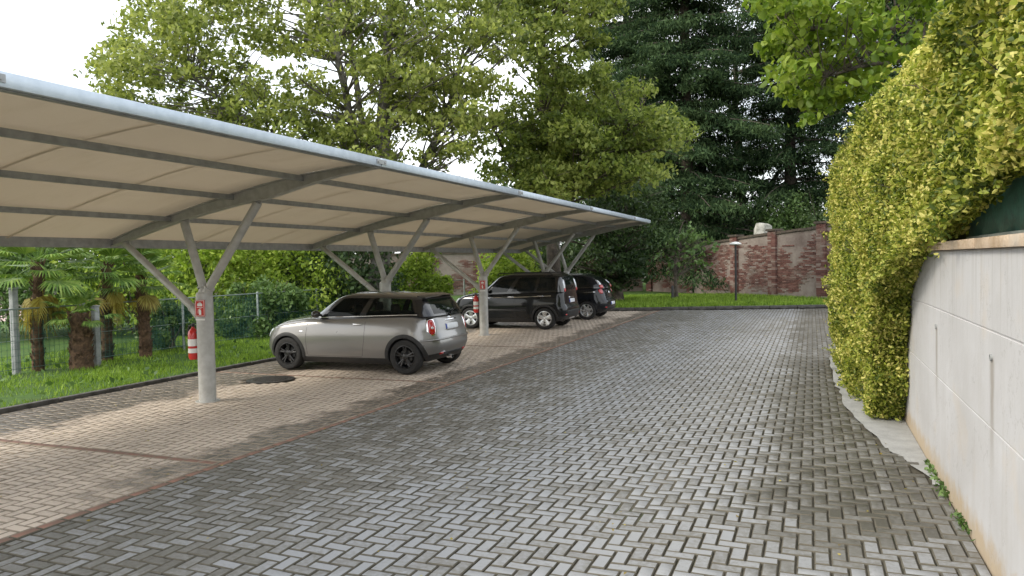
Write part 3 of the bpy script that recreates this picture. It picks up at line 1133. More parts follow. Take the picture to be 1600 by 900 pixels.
for _ in range(14):
    yy = random.uniform(2, 14.5)
    b = MB()
    b.tube(curve((1.75, yy, 2.0), (random.uniform(1.2, 2.2), yy + random.uniform(-.5, .5), 3.7), .1, 4), [.03, .025, .02, .015, .01], 5)
    b.build('stem', M['bark'], hg, 60)

# ------------------------------------------------------------------ carport
PX = -8.07
FR = [8.15 - 9.7, 8.15 - 4.85, 8.15, 13.0, 17.85, 22.7, 25.05]
SB, SF = -1.79, 2.95


def zr(s):
    return float(np.interp(s, [-1.95, -1.79, -1.2, -.6, 0, .58, 1.15, 1.77, 2.4, 2.95, 3.1],
                           [2.34, 2.38, 2.545, 2.70, 2.835, 2.955, 3.06, 3.145, 3.20, 3.235, 3.24]))


cpt = empty('carport', (PX, 8.15, 0))
tag(cpt, 'long grey steel carport with an arched beige fabric canopy over the parking bays', 'carport')
Y0 = 8.15


def frame(yf):
    yl = yf - Y0
    # rafter: web and two flanges, deepest over the front strut
    ss = np.linspace(SB, SF, 26)
    dep = lambda s: float(np.interp(s, [SB, -.3, .7, 1.15, 1.6, 2.3, SF], [.11, .145, .18, .215, .18, .11, .08]))
    top = [(s, zr(s) - 0.010) for s in ss]
    bot = [(s, zr(s) - 0.010 - dep(s)) for s in ss]
    b = MB()
    n = len(ss)
    for (hw, t0, t1) in ((0.055, 0, 0.014), (0.055, 'b', 0.014), (0.010, 'w', 0)):
        vs, fs = [], []
        for (s, zt_), (_, zb2) in zip(top, bot):
            if t0 == 0: za, zb3 = zt_ - t1, zt_
            elif t0 == 'b': za, zb3 = zb2, zb2 + t1
            else: za, zb3 = zb2 + .012, zt_ - .012
            vs += [(s, yl - hw, za), (s, yl + hw, za), (s, yl + hw, zb3), (s, yl - hw, zb3)]
        for i in range(n - 1):
            a = i * 4
            for k in range(4):
                fs.append((a + k, a + (k + 1) % 4, a + 4 + (k + 1) % 4, a + 4 + k))
        fs.append((0, 1, 2, 3)); fs.append((4 * n - 4, 4 * n - 3, 4 * n - 2, 4 * n - 1))
        b.add(vs, fs)
    b.build('rafter', M['steel'], cpt)
    pc = MB()
    pc.lathe([(0.165, 0.0), (0.165, 0.014), (0.0, 0.014)], 24, (0, yl, 0))
    pc.build('base_plate', M['steel'], cpt, 30)
    MB().lathe([(0.118, 0.012), (0.117, 1.50), (0.112, 1.555), (0.09, 1.575), (0.0, 1.578)], 26, (0, yl, 0)).build('post', M['steel'], cpt, 40)

    def brace(p0, p1, r, name='brace'):
        p0, p1 = Vector(p0), Vector(p1)
        d = (p1 - p0).normalized()
        q = MB()
        q.tube([p0, p0 + d * .05, p1 - d * .03, p1], [r * .98, r, r, r * .9], 16)
        q.tube([p0 + d * .02, p0 + d * .045], r * 1.35, 16)
        o = q.build(name, M['steel'], cpt, 40)
        # gusset at the top
        g_ = MB()
        g_.prism([(p1.x - .10, p1.z + .055), (p1.x + .10, p1.z + .055), (p1.x + .05 - d.x * .1, p1.z - .09), (p1.x - .05 - d.x * .1, p1.z - .09)], yl - .008, yl + .008)
        g_.build('gusset_plate', M['steel'], cpt)
    zt1 = lambda s: zr(s) - .010 - dep(s) - 0.015
    # knuckles on the post
    MB().tube([(0.0, yl, 1.14), (-0.10, yl, 1.24), (-.215, yl, 1.345)], [.085, .078, .066], 16).build('knuckle', M['steel'], cpt, 40)
    MB().tube([(0.0, yl, 1.50), (-.012, yl, 1.64)], [.09, .062], 16).build('knuckle', M['steel'], cpt, 40)
    MB().tube([(0.01, yl, 1.48), (0.085, yl, 1.625)], [.09, .065], 16).build('knuckle', M['steel'], cpt, 40)
    brace((-.20, yl, 1.33), (-1.52, yl, zt1(-1.52)), .052)
    brace((-.010, yl, 1.62), (-.33, yl, zt1(-.33)), .060)
    brace((.075, yl, 1.61), (1.02, yl, zt1(1.02)), .060)


for yf in FR:
    frame(yf)
# purlins, fascia and gutter beam
for s in (1.77, .58, -.60):
    zc = zr(s) - 0.04
    MB().box(s - .032, s + .032, FR[0] - Y0, FR[-1] + .10 - Y0, zc - .055, zc + .015, .004).build('purlin', M['steel_dark'], cpt)
MB().box(SB - .075, SB + .035, FR[0] - Y0, FR[-1] + .10 - Y0, zr(SB) - .13, zr(SB) + .01, .006).build('rear_beam', M['steel_dark'], cpt)
MB().box(SF - .06, SF + .004, FR[0] - Y0, FR[-1] + .10 - Y0, zr(SF) - .085, zr(SF) - .005, .004).build('front_purlin', M['steel_dark'], cpt)
for i in range(len(FR) - 1):
    y0 = FR[i] - Y0; y1 = FR[i + 1] - Y0 + (.10 if i == len(FR) - 2 else 0)
    MB().box(SF + .006, SF + .052, y0 + .012, y1 - .012, zr(SF) - .075, zr(SF) + .035, .006).build('fascia', M['galv'], cpt, 40)
for yf in FR[1:-1]:
    q = MB().box(SF + .053, SF + .060, yf - Y0 - .11, yf - Y0 + .11, zr(SF) - .045, zr(SF) + .012)
    for dy in (-.075, .075):
        q.lathe([(0.014, .058 + SF), (0.014, .070 + SF), (0, .070 + SF)], 8, (0, yf - Y0 + dy, zr(SF) - .018), 'x')
    q.build('splice_plate', M['steel_dark'], cpt)
# fabric, one sheet per bay, each with a welded hem
for i in range(len(FR) - 1):
    y0 = FR[i] - Y0 + .01; y1 = FR[i + 1] - Y0 - .01 + (.10 if i == len(FR) - 2 else 0)
    ns, ny = 28, 10
    vs, fs = [], []
    for a in range(ns + 1):
        s = SB - .05 + (SF - SB + .04) * a / ns
        near = min(abs(s - q) for q in (SB, -.6, .58, 1.77, SF)) / .59
        for b_ in range(ny + 1):
            t = b_ / ny
            sag = -0.020 * math.sin(min(1, near) * math.pi / 2) * math.sin(math.pi * t) + .0035 * math.sin(9 * t + a * .5 + i) * min(1, near)
            vs.append((s, y0 + (y1 - y0) * t, zr(s) + sag + 0.0))
    for a in range(ns):
        for b_ in range(ny):
            k = a * (ny + 1) + b_
            fs.append((k, k + 1, k + ny + 2, k + ny + 1))
    p = MB().add(vs, fs).build('canopy_panel', M['membrane'], cpt, 80)
    so = p.modifiers.new('thick', 'SOLIDIFY'); so.thickness = 0.004; so.offset = 1.0

# welded seam tapes under the fabric
for i in range(len(FR) - 1):
    y0, y1 = FR[i] - Y0, FR[i + 1] - Y0
    for f_ in ((1 / 3, 2 / 3) if y1 - y0 > 3 else (.5,)):
        vs, fs = [], []
        ym = y0 + (y1 - y0) * f_
        for a in range(29):
            s_ = SB + .05 + (SF - SB - .12) * a / 28
            vs += [(s_, ym - .022, zr(s_) - .030), (s_, ym + .022, zr(s_) - .030)]
        for a in range(28):
            fs.append((2 * a, 2 * a + 1, 2 * a + 3, 2 * a + 2))
        MB().add(vs, fs).build('seam_tape', M['membrane'], cpt)

# fire extinguishers and their signs
ext_labels = ['red fire extinguisher hanging on the nearest carport post', 'small far red fire extinguisher on the post before the black hatchback']
sign_labels = ['red and white fire extinguisher sign on the nearest carport post', 'small far fire extinguisher sign on the post before the black hatchback']


def extinguisher(label, loc):
    t = empty('fire_extinguisher', loc); tag(t, label, 'fire extinguisher', 'fire extinguishers hung on carport posts')
    MB().lathe([(0, 0), (.055, .004), (.07, .03), (.072, .06), (.072, .36), (.062, .41), (.035, .445), (.022, .455), (.022, .475), (0, .475)], 22).build('cylinder_body', M['red'], t, 40)
    MB().lathe([(.0735, .10), (.0735, .165)], 22).build('paper_label', M['white'], t, 40)
    MB().lathe([(.0735, .20), (.0735, .30)], 22).build('paper_label', M['white'], t, 40)
    q = MB().box(-.018, .018, -.02, .02, .475, .515, .004).box(-.012, .075, -.010, .010, .515, .528, .003).box(-.012, .070, -.010, .010, .487, .497, .003)
    q.build('valve_handle', M['black_plastic'], t, 40)
    MB().tube([(-.02, 0, .50), (-.07, 0, .49), (-.092, 0, .42), (-.088, 0, .30), (-.082, 0, .19)], .010, 8).build('hose', M['black_plastic'], t, 40)
    MB().box(.03, .10, -.012, .012, .38, .41).build('bracket', M['dark_metal'], t)
    return t


def ext_sign(label, loc):
    t = empty('safety_sign', loc); tag(t, label, 'sign', 'fire extinguisher signs on carport posts')
    MB().box(-.075, .075, -.006, 0, 0, .235, .004).build('board', M['red'], t)
    w = MB()                                 # white pictogram: frame lines, extinguisher, flame
    w.box(-.066, .066, -.0085, -.006, .222, .228).box(-.066, .066, -.0085, -.006, .007, .013)
    w.box(-.066, -.061, -.0085, -.006, .013, .222).box(.061, .066, -.0085, -.006, .013, .222)
    w.box(-.045, .045, -.0085, -.006, .128, .134)
    w.build('border', M['white'], t)
    w = MB()
    w.prism([(-.012, .025), (.016, .025), (.018, .03), (.018, .085), (.010, .095), (.004, .098), (.004, .105), (-.006, .105), (-.006, .098), (-.010, .093), (-.014, .085), (-.014, .03)], -.0085, -.006)
    w.prism([(-.006, .108), (.022, .112), (.022, .117), (-.006, .115)], -.0085, -.006)
    w.prism([(-.006, .108), (-.024, .100), (-.032, .07), (-.030, .045), (-.025, .045), (-.026, .07), (-.019, .095), (-.004, .103)], -.0085, -.006)
    w.build('extinguisher_symbol', M['white'], t)
    w = MB()
    w.prism([(-.034, .148), (.034, .148), (.040, .165), (.030, .190), (.024, .176), (.014, .205), (.004, .182), (-.006, .212), (-.018, .184), (-.026, .195), (-.038, .168)], -.0085, -.006)
    w.build('flame_symbol', M['white'], t)
    MB().box(-.07, .07, -.005, 0, -.055, -.030, .002).build('text_plate', M['white'], t)
    return t


for yf, la, lb in ((8.15, ext_labels[0], sign_labels[0]), (17.85, ext_labels[1], sign_labels[1])):
    extinguisher(la, (PX - .205, yf - .03, .60))
    sg = ext_sign(lb, (PX + .035, yf - .122, 1.23))
    sg.rotation_euler.z = R(14)

# ------------------------------------------------------------------ cars
class Shell:
    """closed-plan loft: outline in plan, k runs from lower line zb(x) to upper line zt(x)"""
    def __init__(s, xf, xr, wk, zb, zt, rf, rr, bowf, bowr, taper=(0, 0), L=4.0, W=.85):
        s.K = [np.array(a, float) for a in zip(*wk)]
        s.XF = [np.array(a, float) for a in zip(*xf)]
        s.XR = [np.array(a, float) for a in zip(*xr)]
        s.ZB = [np.array(a, float) for a in zip(*zb)]
        s.ZT = [np.array(a, float) for a in zip(*zt)]
        A, B = [], []
        rfx, rfy, rrx, rry = rf / L, rf / W, rr / L, rr / W
        seg = []
        for i in range(9):
            A.append(0); B.append((1 - rfy) * i / 9); seg.append('f')
        for i in range(9):
            t = math.pi / 2 * i / 8
            A.append(rfx * (1 - math.cos(t))); B.append(1 - rfy + rfy * math.sin(t)); seg.append('cf')
        for i in range(1, 48):
            A.append(rfx + (1 - rfx - rrx) * i / 48); B.append(1); seg.append('s')
        for i in range(9):
            t = math.pi / 2 * i / 8
            A.append(1 - rrx * (1 - math.sin(t))); B.append(1 - rry + rry * math.cos(t)); seg.append('cr')
        for i in range(1, 10):
            A.append(1); B.append((1 - rry) * (1 - i / 9)); seg.append('r')
        A, B = np.array(A), np.array(B)
        A = A + bowf / L * B ** 2 * np.clip(1 - A * 3, 0, 1) - bowr / L * B ** 2 * np.clip(1 - (1 - A) * 3, 0, 1)
        B = B * (1 - taper[0] * np.clip(1 - A / .35, 0, 1) ** 2 - taper[1] * np.clip(1 - (1 - A) / .35, 0, 1) ** 2)
        s.A, s.B, s.seg = A, B, seg
        s.n = len(A)
        s.U = np.concatenate([[0], np.cumsum(np.hypot(np.diff(A) * L, np.diff(B) * W))])
        s.i_s = [i for i, q in enumerate(seg) if q == 's']

    def pt(s, a, b, k):
        xf, xr = np.interp(k, *s.XF), np.interp(k, *s.XR)
        x = xf + a * (xr - xf)
        w = np.interp(k, *s.K)
        zb, zt = np.interp(x, *s.ZB), np.interp(x, *s.ZT)
        return (x, b * w, zb + k * (zt - zb))

    def solve_k(s, a, z):
        k = .5
        for _ in range(12):
            xf, xr = np.interp(k, *s.XF), np.interp(k, *s.XR)
            x = xf + a * (xr - xf)
            zb, zt = np.interp(x, *s.ZB), np.interp(x, *s.ZT)
            k = .5 * k + .5 * min(1, max(0, (z - zb) / (zt - zb)))
        return k

    def uz(s, u, z, sg=-1):
        """point at outline arc position u (0 front centre .. max rear centre), absolute height z"""
        a, b = np.interp(u, s.U, s.A), np.interp(u, s.U, s.B)
        k = s.solve_k(a, z)
        p = s.pt(a, b, k)
        return Vector((p[0], sg * p[1], z))

    def u_at_x(s, x, z):
        lo, hi = 0.0, s.U[-1]
        for _ in range(30):
            m = (lo + hi) / 2
            if s.uz(m, z).x < x: lo = m
            else: hi = m
        return (lo + hi) / 2

    def side(s, x, z, sg=-1, off=0.0):
        u = s.u_at_x(x, z)
        p = s.uz(u, z, sg)
        if off:
            e = .01
            du = s.uz(u + e, z, sg) - s.uz(u - e, z, sg)
            dz = s.uz(u, z + e, sg) - s.uz(u, z - e, sg)
            nn = du.cross(dz).normalized()
            if nn.y * sg < 0 and abs(nn.y) > .05: nn = -nn
            p = p + nn * off
        return p

    def nrm(s, u, z, sg):
        e = .012
        du = s.uz(min(u + e, s.U[-1]), z, sg) - s.uz(max(u - e, 0), z, sg)
        dz = s.uz(u, z + e, sg) - s.uz(u, z - e, sg)
        nn = du.cross(dz).normalized()
        p = s.uz(u, z, sg)
        c = Vector((s.XF[1][0] * .5 + s.XR[1][0] * .5, 0, z))
        if (p - c).dot(nn) < 0: nn = -nn
        return nn

    def patch(s, u0, z0, ru, rz, sg=-1, off=.008, p=3.0, rings=5, n=28, skew=0.0, flat=False):
        vs, fs = [], []
        for j in range(rings + 1):
            q = j / rings
            for i in range(n):
                t = 2 * math.pi * i / n
                c, q2 = math.cos(t), math.sin(t)
                m = (abs(c) ** p + abs(q2) ** p) ** (-1 / p)
                uu = u0 + ru * q * m * c + skew * rz * q * m * q2
                zz = z0 + rz * q * m * q2
                sgn = sg
                if uu > s.U[-1]:
                    uu = 2 * s.U[-1] - uu; sgn = -sg
                if uu < 0:
                    uu = -uu; sgn = -sg
                h = off * (1 - q ** 6) if not flat else off * (1 if j < rings else 0)
                vs.append(s.uz(uu, zz, sgn) + s.nrm(uu, zz, sgn) * (h if j < rings else -.003))
        for j in range(rings):
            for i in range(n):
                i2 = (i + 1) % n
                fs.append((j * n + i, j * n + i2, (j + 1) * n + i2, (j + 1) * n + i))
        return vs, fs

    def mesh(s, name, ks, cap_rows, crown, mats, classify, arches=None, bottom=True):
        vs, fs, mi = [], [], []
        n = s.n
        full = [(s.A[i], -s.B[i]) for i in range(n)] + [(s.A[i], s.B[i]) for i in range(n - 2, 0, -1)]
        m = len(full)
        for k in ks:
            for (a, b) in full:
                p = s.pt(a, abs(b), k)
                vs.append((p[0], math.copysign(p[1], b), p[2]))
        for j in range(len(ks) - 1):
            for i in range(m):
                i2 = (i + 1) % m
                fs.append((j * m + i, j * m + i2, (j + 1) * m + i2, (j + 1) * m + i))
                ii = min(i, m - i - 1) if i < n - 1 else m - i - 1
                ii = i if i < n - 1 else m - 1 - i
                mi.append(classify('side', s.seg[ii], (s.A[ii] + s.A[min(ii + 1, n - 1)]) / 2, (ks[j] + ks[j + 1]) / 2, i < n - 1))
        # cap: strips between mirrored outline points
        topo = (len(ks) - 1) * m
        rows = {}
        for i in range(1, n - 1):
            L_, R_ = topo + i, topo + m - i
            pl, pr = Vector(vs[L_]), Vector(vs[R_])
            row = [L_]
            ends = min(1.0, min(i, n - 1 - i) / 10)
            for c in range(1, cap_rows):
                t = c / cap_rows
                q = pl.lerp(pr, t)
                q.z += crown(q.x) * (1 - (2 * t - 1) ** 2) * ends
                row.append(len(vs)); vs.append(tuple(q))
            row.append(R_)
            rows[i] = row
        for i in range(1, n - 2):
            for c in range(cap_rows):
                fs.append((rows[i][c], rows[i][c + 1], rows[i + 1][c + 1], rows[i + 1][c]))
                x = (vs[rows[i][c]][0] + vs[rows[i + 1][c]][0]) / 2
                mi.append(classify('cap', s.seg[i], x, (c + .5) / cap_rows, True))
        fs.append(tuple([topo] + rows[1][::1][::-1])[::-1]); mi.append(classify('cap', 'f', vs[topo][0], .5, True))
        fs.append(tuple([topo + n - 1] + rows[n - 2])); mi.append(classify('cap', 'r', vs[topo + n - 1][0], .5, True))
        if bottom:
            fs.append(tuple(range(m))[::-1]); mi.append(classify('bottom', '', 0, 0, True))
        me = bpy.data.meshes.new(name)
        me.from_pydata(vs, [], fs)
        for q in mats: me.materials.append(M[q])
        me.polygons.foreach_set('material_index', mi)
        bm = bmesh.new(); bm.from_mesh(me)
        bmesh.ops.recalc_face_normals(bm, faces=bm.faces[:])
        bm.to_mesh(me); bm.free()
        if arches:
            tmp = bpy.data.objects.new('tmp', me); COL.objects.link(tmp)
            cut = []
            cmb = MB()
            for (x, z, r, y0, y1) in arches:
                for sg in (-1, 1):
                    q = MB()
                    N = 40
                    vv = [(x + r * math.cos(2 * math.pi * t / N), sg * y0, z + r * math.sin(2 * math.pi * t / N)) for t in range(N)]
                    vv += [(a_, sg * y1, c_) for (a_, _, c_) in vv]
                    ff = [tuple(range(N)), tuple(range(N, 2 * N))[::-1]] + [((t + 1) % N, t, t + N, (t + 1) % N + N) for t in range(N)]
                    cmb.add(vv, ff)
            cobj = cmb.build('cutter', M['black_plastic'])
            bo = tmp.modifiers.new('b', 'BOOLEAN'); bo.object = cobj; bo.operation = 'DIFFERENCE'; bo.solver = 'EXACT'
            bo.material_mode = 'TRANSFER'
            dg = bpy.context.evaluated_depsgraph_get()
            me2 = bpy.data.meshes.new_from_object(tmp.evaluated_get(dg))
            bpy.data.objects.remove(tmp); bpy.data.objects.remove(cobj)
            me = me2
        return me


def split_by_material(me, names, parent, ang=32):
    """one object per (name) set of faces"""
    out = []
    mats = [m_ for m_ in me.materials]
    for idx, nm in enumerate(names):
        if idx >= len(mats): break
        bm = bmesh.new(); bm.from_mesh(me)
        bmesh.ops.delete(bm, geom=[f for f in bm.faces if f.material_index != idx], context='FACES')
        if not bm.faces:
            bm.free(); continue
        for f in bm.faces: f.material_index = 0
        if nm[1]:                             # separate loose islands into own objects
            seen, isl = set(), []
            for f in bm.faces:
                if f in seen: continue
                st, cur = [f], []
                seen.add(f)
                while st:
                    g = st.pop(); cur.append(g)
                    for e in g.edges:
                        for h in e.link_faces:
                            if h not in seen:
                                seen.add(h); st.append(h)
                isl.append(cur)
            for cur in isl:
                vm, vs, fs = {}, [], []
                for f in cur:
                    for v in f.verts:
                        if v not in vm:
                            vm[v] = len(vs); vs.append(tuple(v.co))
                    fs.append(tuple(vm[v] for v in f.verts))
                m2 = bpy.data.meshes.new(nm[0]); m2.from_pydata(vs, [], fs); m2.materials.append(mats[idx]); smooth(m2, ang)
                out.append(link(bpy.data.objects.new(nm[0], m2), parent))
            bm.free()
        else:
            m2 = bpy.data.meshes.new(nm[0]); bm.to_mesh(m2); bm.free()
            m2.materials.clear(); m2.materials.append(mats[idx]); smooth(m2, ang)
            out.append(link(bpy.data.objects.new(nm[0], m2), parent))
    return out


def make_wheel(parent, x, y, r, width, spokes, rim_mat, sg, style='split'):
    t = empty('wheel', (x, y, r)); t.parent = parent
    h = width / 2
    rr = r * .67
    prof = [(rr, -h * .85), (rr + .01, -h), (r * .86, -h * 1.02), (r * .95, -h * .93), (r * .99, -h * .72), (r, -h * .4), (r, h * .4), (r * .99, h * .72),
            (r * .95, h * .93), (r * .86, h * 1.02), (rr + .01, h), (rr, h * .85)]
    b = MB().lathe(prof, 40, axis='y')
    for g_ in (-.45, 0, .45):                  # tread grooves
        b.lathe([(r * 1.001, h * g_ - .006), (r * 1.004, h * g_), (r * 1.001, h * g_ + .006)], 40, axis='y')
    b.build('tyre', M['tyre'], t, 50)
    # rim: outer lip, barrel, spokes, hub
    b = MB()
    f = sg * h
    b.lathe([(rr + .004, f * .98), (rr - .012, f * 1.0), (rr - .022, f * .86), (rr - .03, f * .3), (rr - .03, -f * .8)], 40, axis='y')
    b.lathe([(0, f * .80), (.035, f * .80), (.062, f * .72), (.068, f * .5), (0, f * .45)], 20, axis='y')
    for k in range(spokes):
        for dd in ((-.16, .16) if style == 'split' else (0,)):
            a = 2 * math.pi * k / spokes + .3
            w0, w1 = (.020, .014) if style == 'split' else (.042, .075 if style == 'wide' else .035)
            p0 = Vector((math.cos(a + dd * .25) * .045, 0, math.sin(a + dd * .25) * .045))
            p1 = Vector((math.cos(a + dd) * (rr - .015), 0, math.sin(a + dd) * (rr - .015)))
            tt = (p1 - p0).normalized(); nn = Vector((-tt.z, 0, tt.x))
            vs = []
            for (p, w_, fy) in ((p0, w0, .76), (p1, w1, .88)):
                vs += [p - nn * w_ + Vector((0, f * (fy - .06), 0)), p - nn * w_ * .55 + Vector((0, f * fy, 0)), p + nn * w_ * .55 + Vector((0, f * fy, 0)),
                       p + nn * w_ + Vector((0, f * (fy - .06), 0)), p + nn * w_ * .8 + Vector((0, f * (fy - .35), 0)), p - nn * w_ * .8 + Vector((0, f * (fy - .35), 0))]
            b.add(vs, [(i, (i + 1) % 6, (i + 1) % 6 + 6, i + 6) for i in range(6)] + [(0, 1, 2, 3, 4, 5), (6, 7, 8, 9, 10, 11)])
    b.build('rim', rim_mat, t, 40)
    MB().lathe([(0, f * .35), (rr * .62, f * .35), (rr * .62, f * .25), (0, f * .25)], 24, axis='y').build('brake_disc', M['dark_metal'], t, 40)
    return t


def seam(shell, pts, sg, w=.006, off=.0015):
    """narrow dark shut line that follows the bodywork"""
    vs, fs = [], []
    P = []
    for i in range(len(pts) - 1):
        (x0, z0), (x1, z1) = pts[i], pts[i + 1]
        n = max(1, int(math.hypot(x1 - x0, z1 - z0) / .06))
        for k in range(n):
            P.append((x0 + (x1 - x0) * k / n, z0 + (z1 - z0) * k / n))
    P.append(pts[-1])
    for i, (x, z) in enumerate(P):
        a, b = P[max(0, i - 1)], P[min(len(P) - 1, i + 1)]
        d = math.hypot(b[0] - a[0], b[1] - a[1]) or 1
        nx, nz = -(b[1] - a[1]) / d * w / 2, (b[0] - a[0]) / d * w / 2
        vs += [shell.side(x + nx, z + nz, sg, off), shell.side(x - nx, z - nz, sg, off)]
    fs = [(2 * i, 2 * i + 1, 2 * i + 3, 2 * i + 2) for i in range(len(P) - 1)]
    return vs, fs


def add_seats(parent, xs, zc, ys, m, w=.22):
    for x in xs:
        for y in ys:
            t = MB()
            t.box(x - .05, x + .08, y - w, y + w, zc - .45, zc + .12, .04)
            t.box(x - .01, x + .07, y - .12, y + .12, zc + .15, zc + .32, .035)
            t.tube([(x + .03, y - .05, zc + .1), (x + .03, y - .05, zc + .18)], .008, 6).tube([(x + .03, y + .05, zc + .1), (x + .03, y + .05, zc + .18)], .008, 6)
            t.build('seat', m, parent, 40)


def car(name, label, loc, cfg, rz=0.0):
    c = cfg
    root = empty(name, loc, rz)
    tag(root, label, 'car', 'cars parked nose-in under the carport')
    body = Shell(c['xf'], c['xr'], c['wk'], c['zb'], c['zt'], c['rf'], c['rr'], c['bowf'], c['bowr'], c['taper'], c['L'], c['W'])
    cab = Shell(c['cxf'], c['cxr'], c['cwk'], c['czb'], c['czt'], c['crf'], c['crr'], c['cbf'], c['cbr'], c.get('ctaper', (0, 0)), c['L'] * .6, c['W'])
    cx0, cx1 = c['cxf'][0][1], c['cxr'][0][1]

    def cls_b(kind, seg, x, k, near):
        if kind == 'bottom': return 1
        if kind == 'cap':
            return 2 if cx0 + .06 < x < cx1 - .06 and .12 < k < .88 else 0
        return 1 if k < c['sill'] else 0
    ks = [0, .03, .08, .14, .2, .28, .36, .44, .52, .6, .68, .76, .84, .9, .95, .98, 1.0]
    ar = [(c['wx'][0], c['wr'], c['ar'], c['W'] + .2, c['W'] - .27), (c['wx'][1], c['wr'], c['ar'], c['W'] + .2, c['W'] - .27)]
    me = body.mesh('body', ks, 10, lambda x: float(np.interp(x, *zip(*c['crown']))), [c['paint'], 'black_plastic', 'interior'], cls_b, ar)
    split_by_material(me, [('body', False), ('sill', False), ('cabin_floor', False)], root)

    pil = c['pillars']                         # (a0, a1) ranges of side wall that are not glass

    def cls_c(kind, seg, a, k, near):
        if kind in ('cap', 'bottom'): return 0
        lo, hi = c['gk']
        if not (lo < k < hi): return 0 if k >= hi else 1
        if seg == 'f': return 2
        if seg == 'r': return 4
        if seg == 's':
            for (a0, a1) in pil:
                if a0 < a < a1: return 1
            return 2 if a < c['privacy_from'] else 4
        if seg == 'cf': return 0
        return 1 if c['black_pillars'] else 0
    ks2 = [0, .05, .1, .2, .3, .4, .5, .6, .7, .78, .84, .88, .92, .95, .975, .99, 1.0]
    me = cab.mesh('roof', ks2, 8, lambda x: c['roof_crown'], [c['roof_paint'], 'gloss_black', c.get('side_glass', 'glass'), 'glass', 'privacy'], cls_c, None, False)
    parts = split_by_material(me, [('roof', False), ('pillar_trim', False), ('window', True), ('window', True), ('window', True)], root)
    for x, key in ((c['wx'][0], 0), (c['wx'][1], 1)):
        for sg in (-1, 1):
            make_wheel(root, x, sg * (c['W'] - .115 - c.get('tuck', 0)), c['wr'], .195, c['spokes'], M[c['rim']], sg, c['style'])
    add_seats(root, c['seats'], c['seat_z'], (-.36, .36), M[c['seat_mat']])
    # wheel arch trims
    for x in c['wx']:
        for sg in (-1, 1):
            vs, fs = [], []
            n = 30
            for i in range(n + 1):
                t = math.pi * (-.06 + 1.12 * i / n)
                for (rad, of) in ((c['ar'] - .004, -.03), (c['ar'] - .004, .008), (c['ar'] + c['trim'] * .5, .013), (c['ar'] + c['trim'], .008), (c['ar'] + c['trim'], -.002)):
                    px_, pz_ = x + rad * math.cos(t), c['wr'] + rad * math.sin(t)
                    xx = min(max(px_, .06), c['L'] - .06)
                    zmin = float(np.interp(xx, *zip(*c['zb']))) + .012
                    vs.append(body.side(px_, max(pz_, zmin), sg) + Vector((0, sg * of, 0)))
            for i in range(n):
                for k in range(4):
                    a = i * 5 + k
                    fs.append((a, a + 1, a + 6, a + 5))
            MB().add(vs, fs).build('wheel_arch', M['black_plastic'] if c['trim'] > .02 else M[c['paint']], root, 50)
    # shut lines, handles, mirrors
    for sg in (-1, 1):
        q = MB()
        for ln in c['seams']:
            q.add(*seam(body, ln, sg))
        q.build('shut_line', M['black_plastic'], root)
        for (hx, hz) in c['handles']:
            p = body.side(hx, hz, sg)
            h = MB().tube([p + Vector((-.085, -sg * .01, 0)), p + Vector((-.07, sg * .028, .002)), p + Vector((.07, sg * .028, .002)), p + Vector((.085, -sg * .01, 0))], [.012, .013, .013, .012], 8)
            h.build('door_handle', M[c['handle']], root, 50)
        mx, mz = c['mirror']
        p = cab.side(mx, mz, sg)
        h = MB().tube([p, p + Vector((0, sg * .09, -.01))], [.022, .018], 8)
        h.build('mirror_arm', M['black_plastic'], root, 50)
        bm = bmesh.new(); bmesh.ops.create_uvsphere(bm, u_segments=16, v_segments=10, radius=1.0)
        h = MB().add([(v.co.x * .075 + p.x + .0, v.co.y * .10 + p.y + sg * .15, v.co.z * .068 + p.z + .02) for v in bm.verts], [[v.index for v in f.verts] for f in bm.faces])
        bm.free()
        h.build('wing_mirror', M[c['mirror_paint']], root, 60)
    return root, body, cab


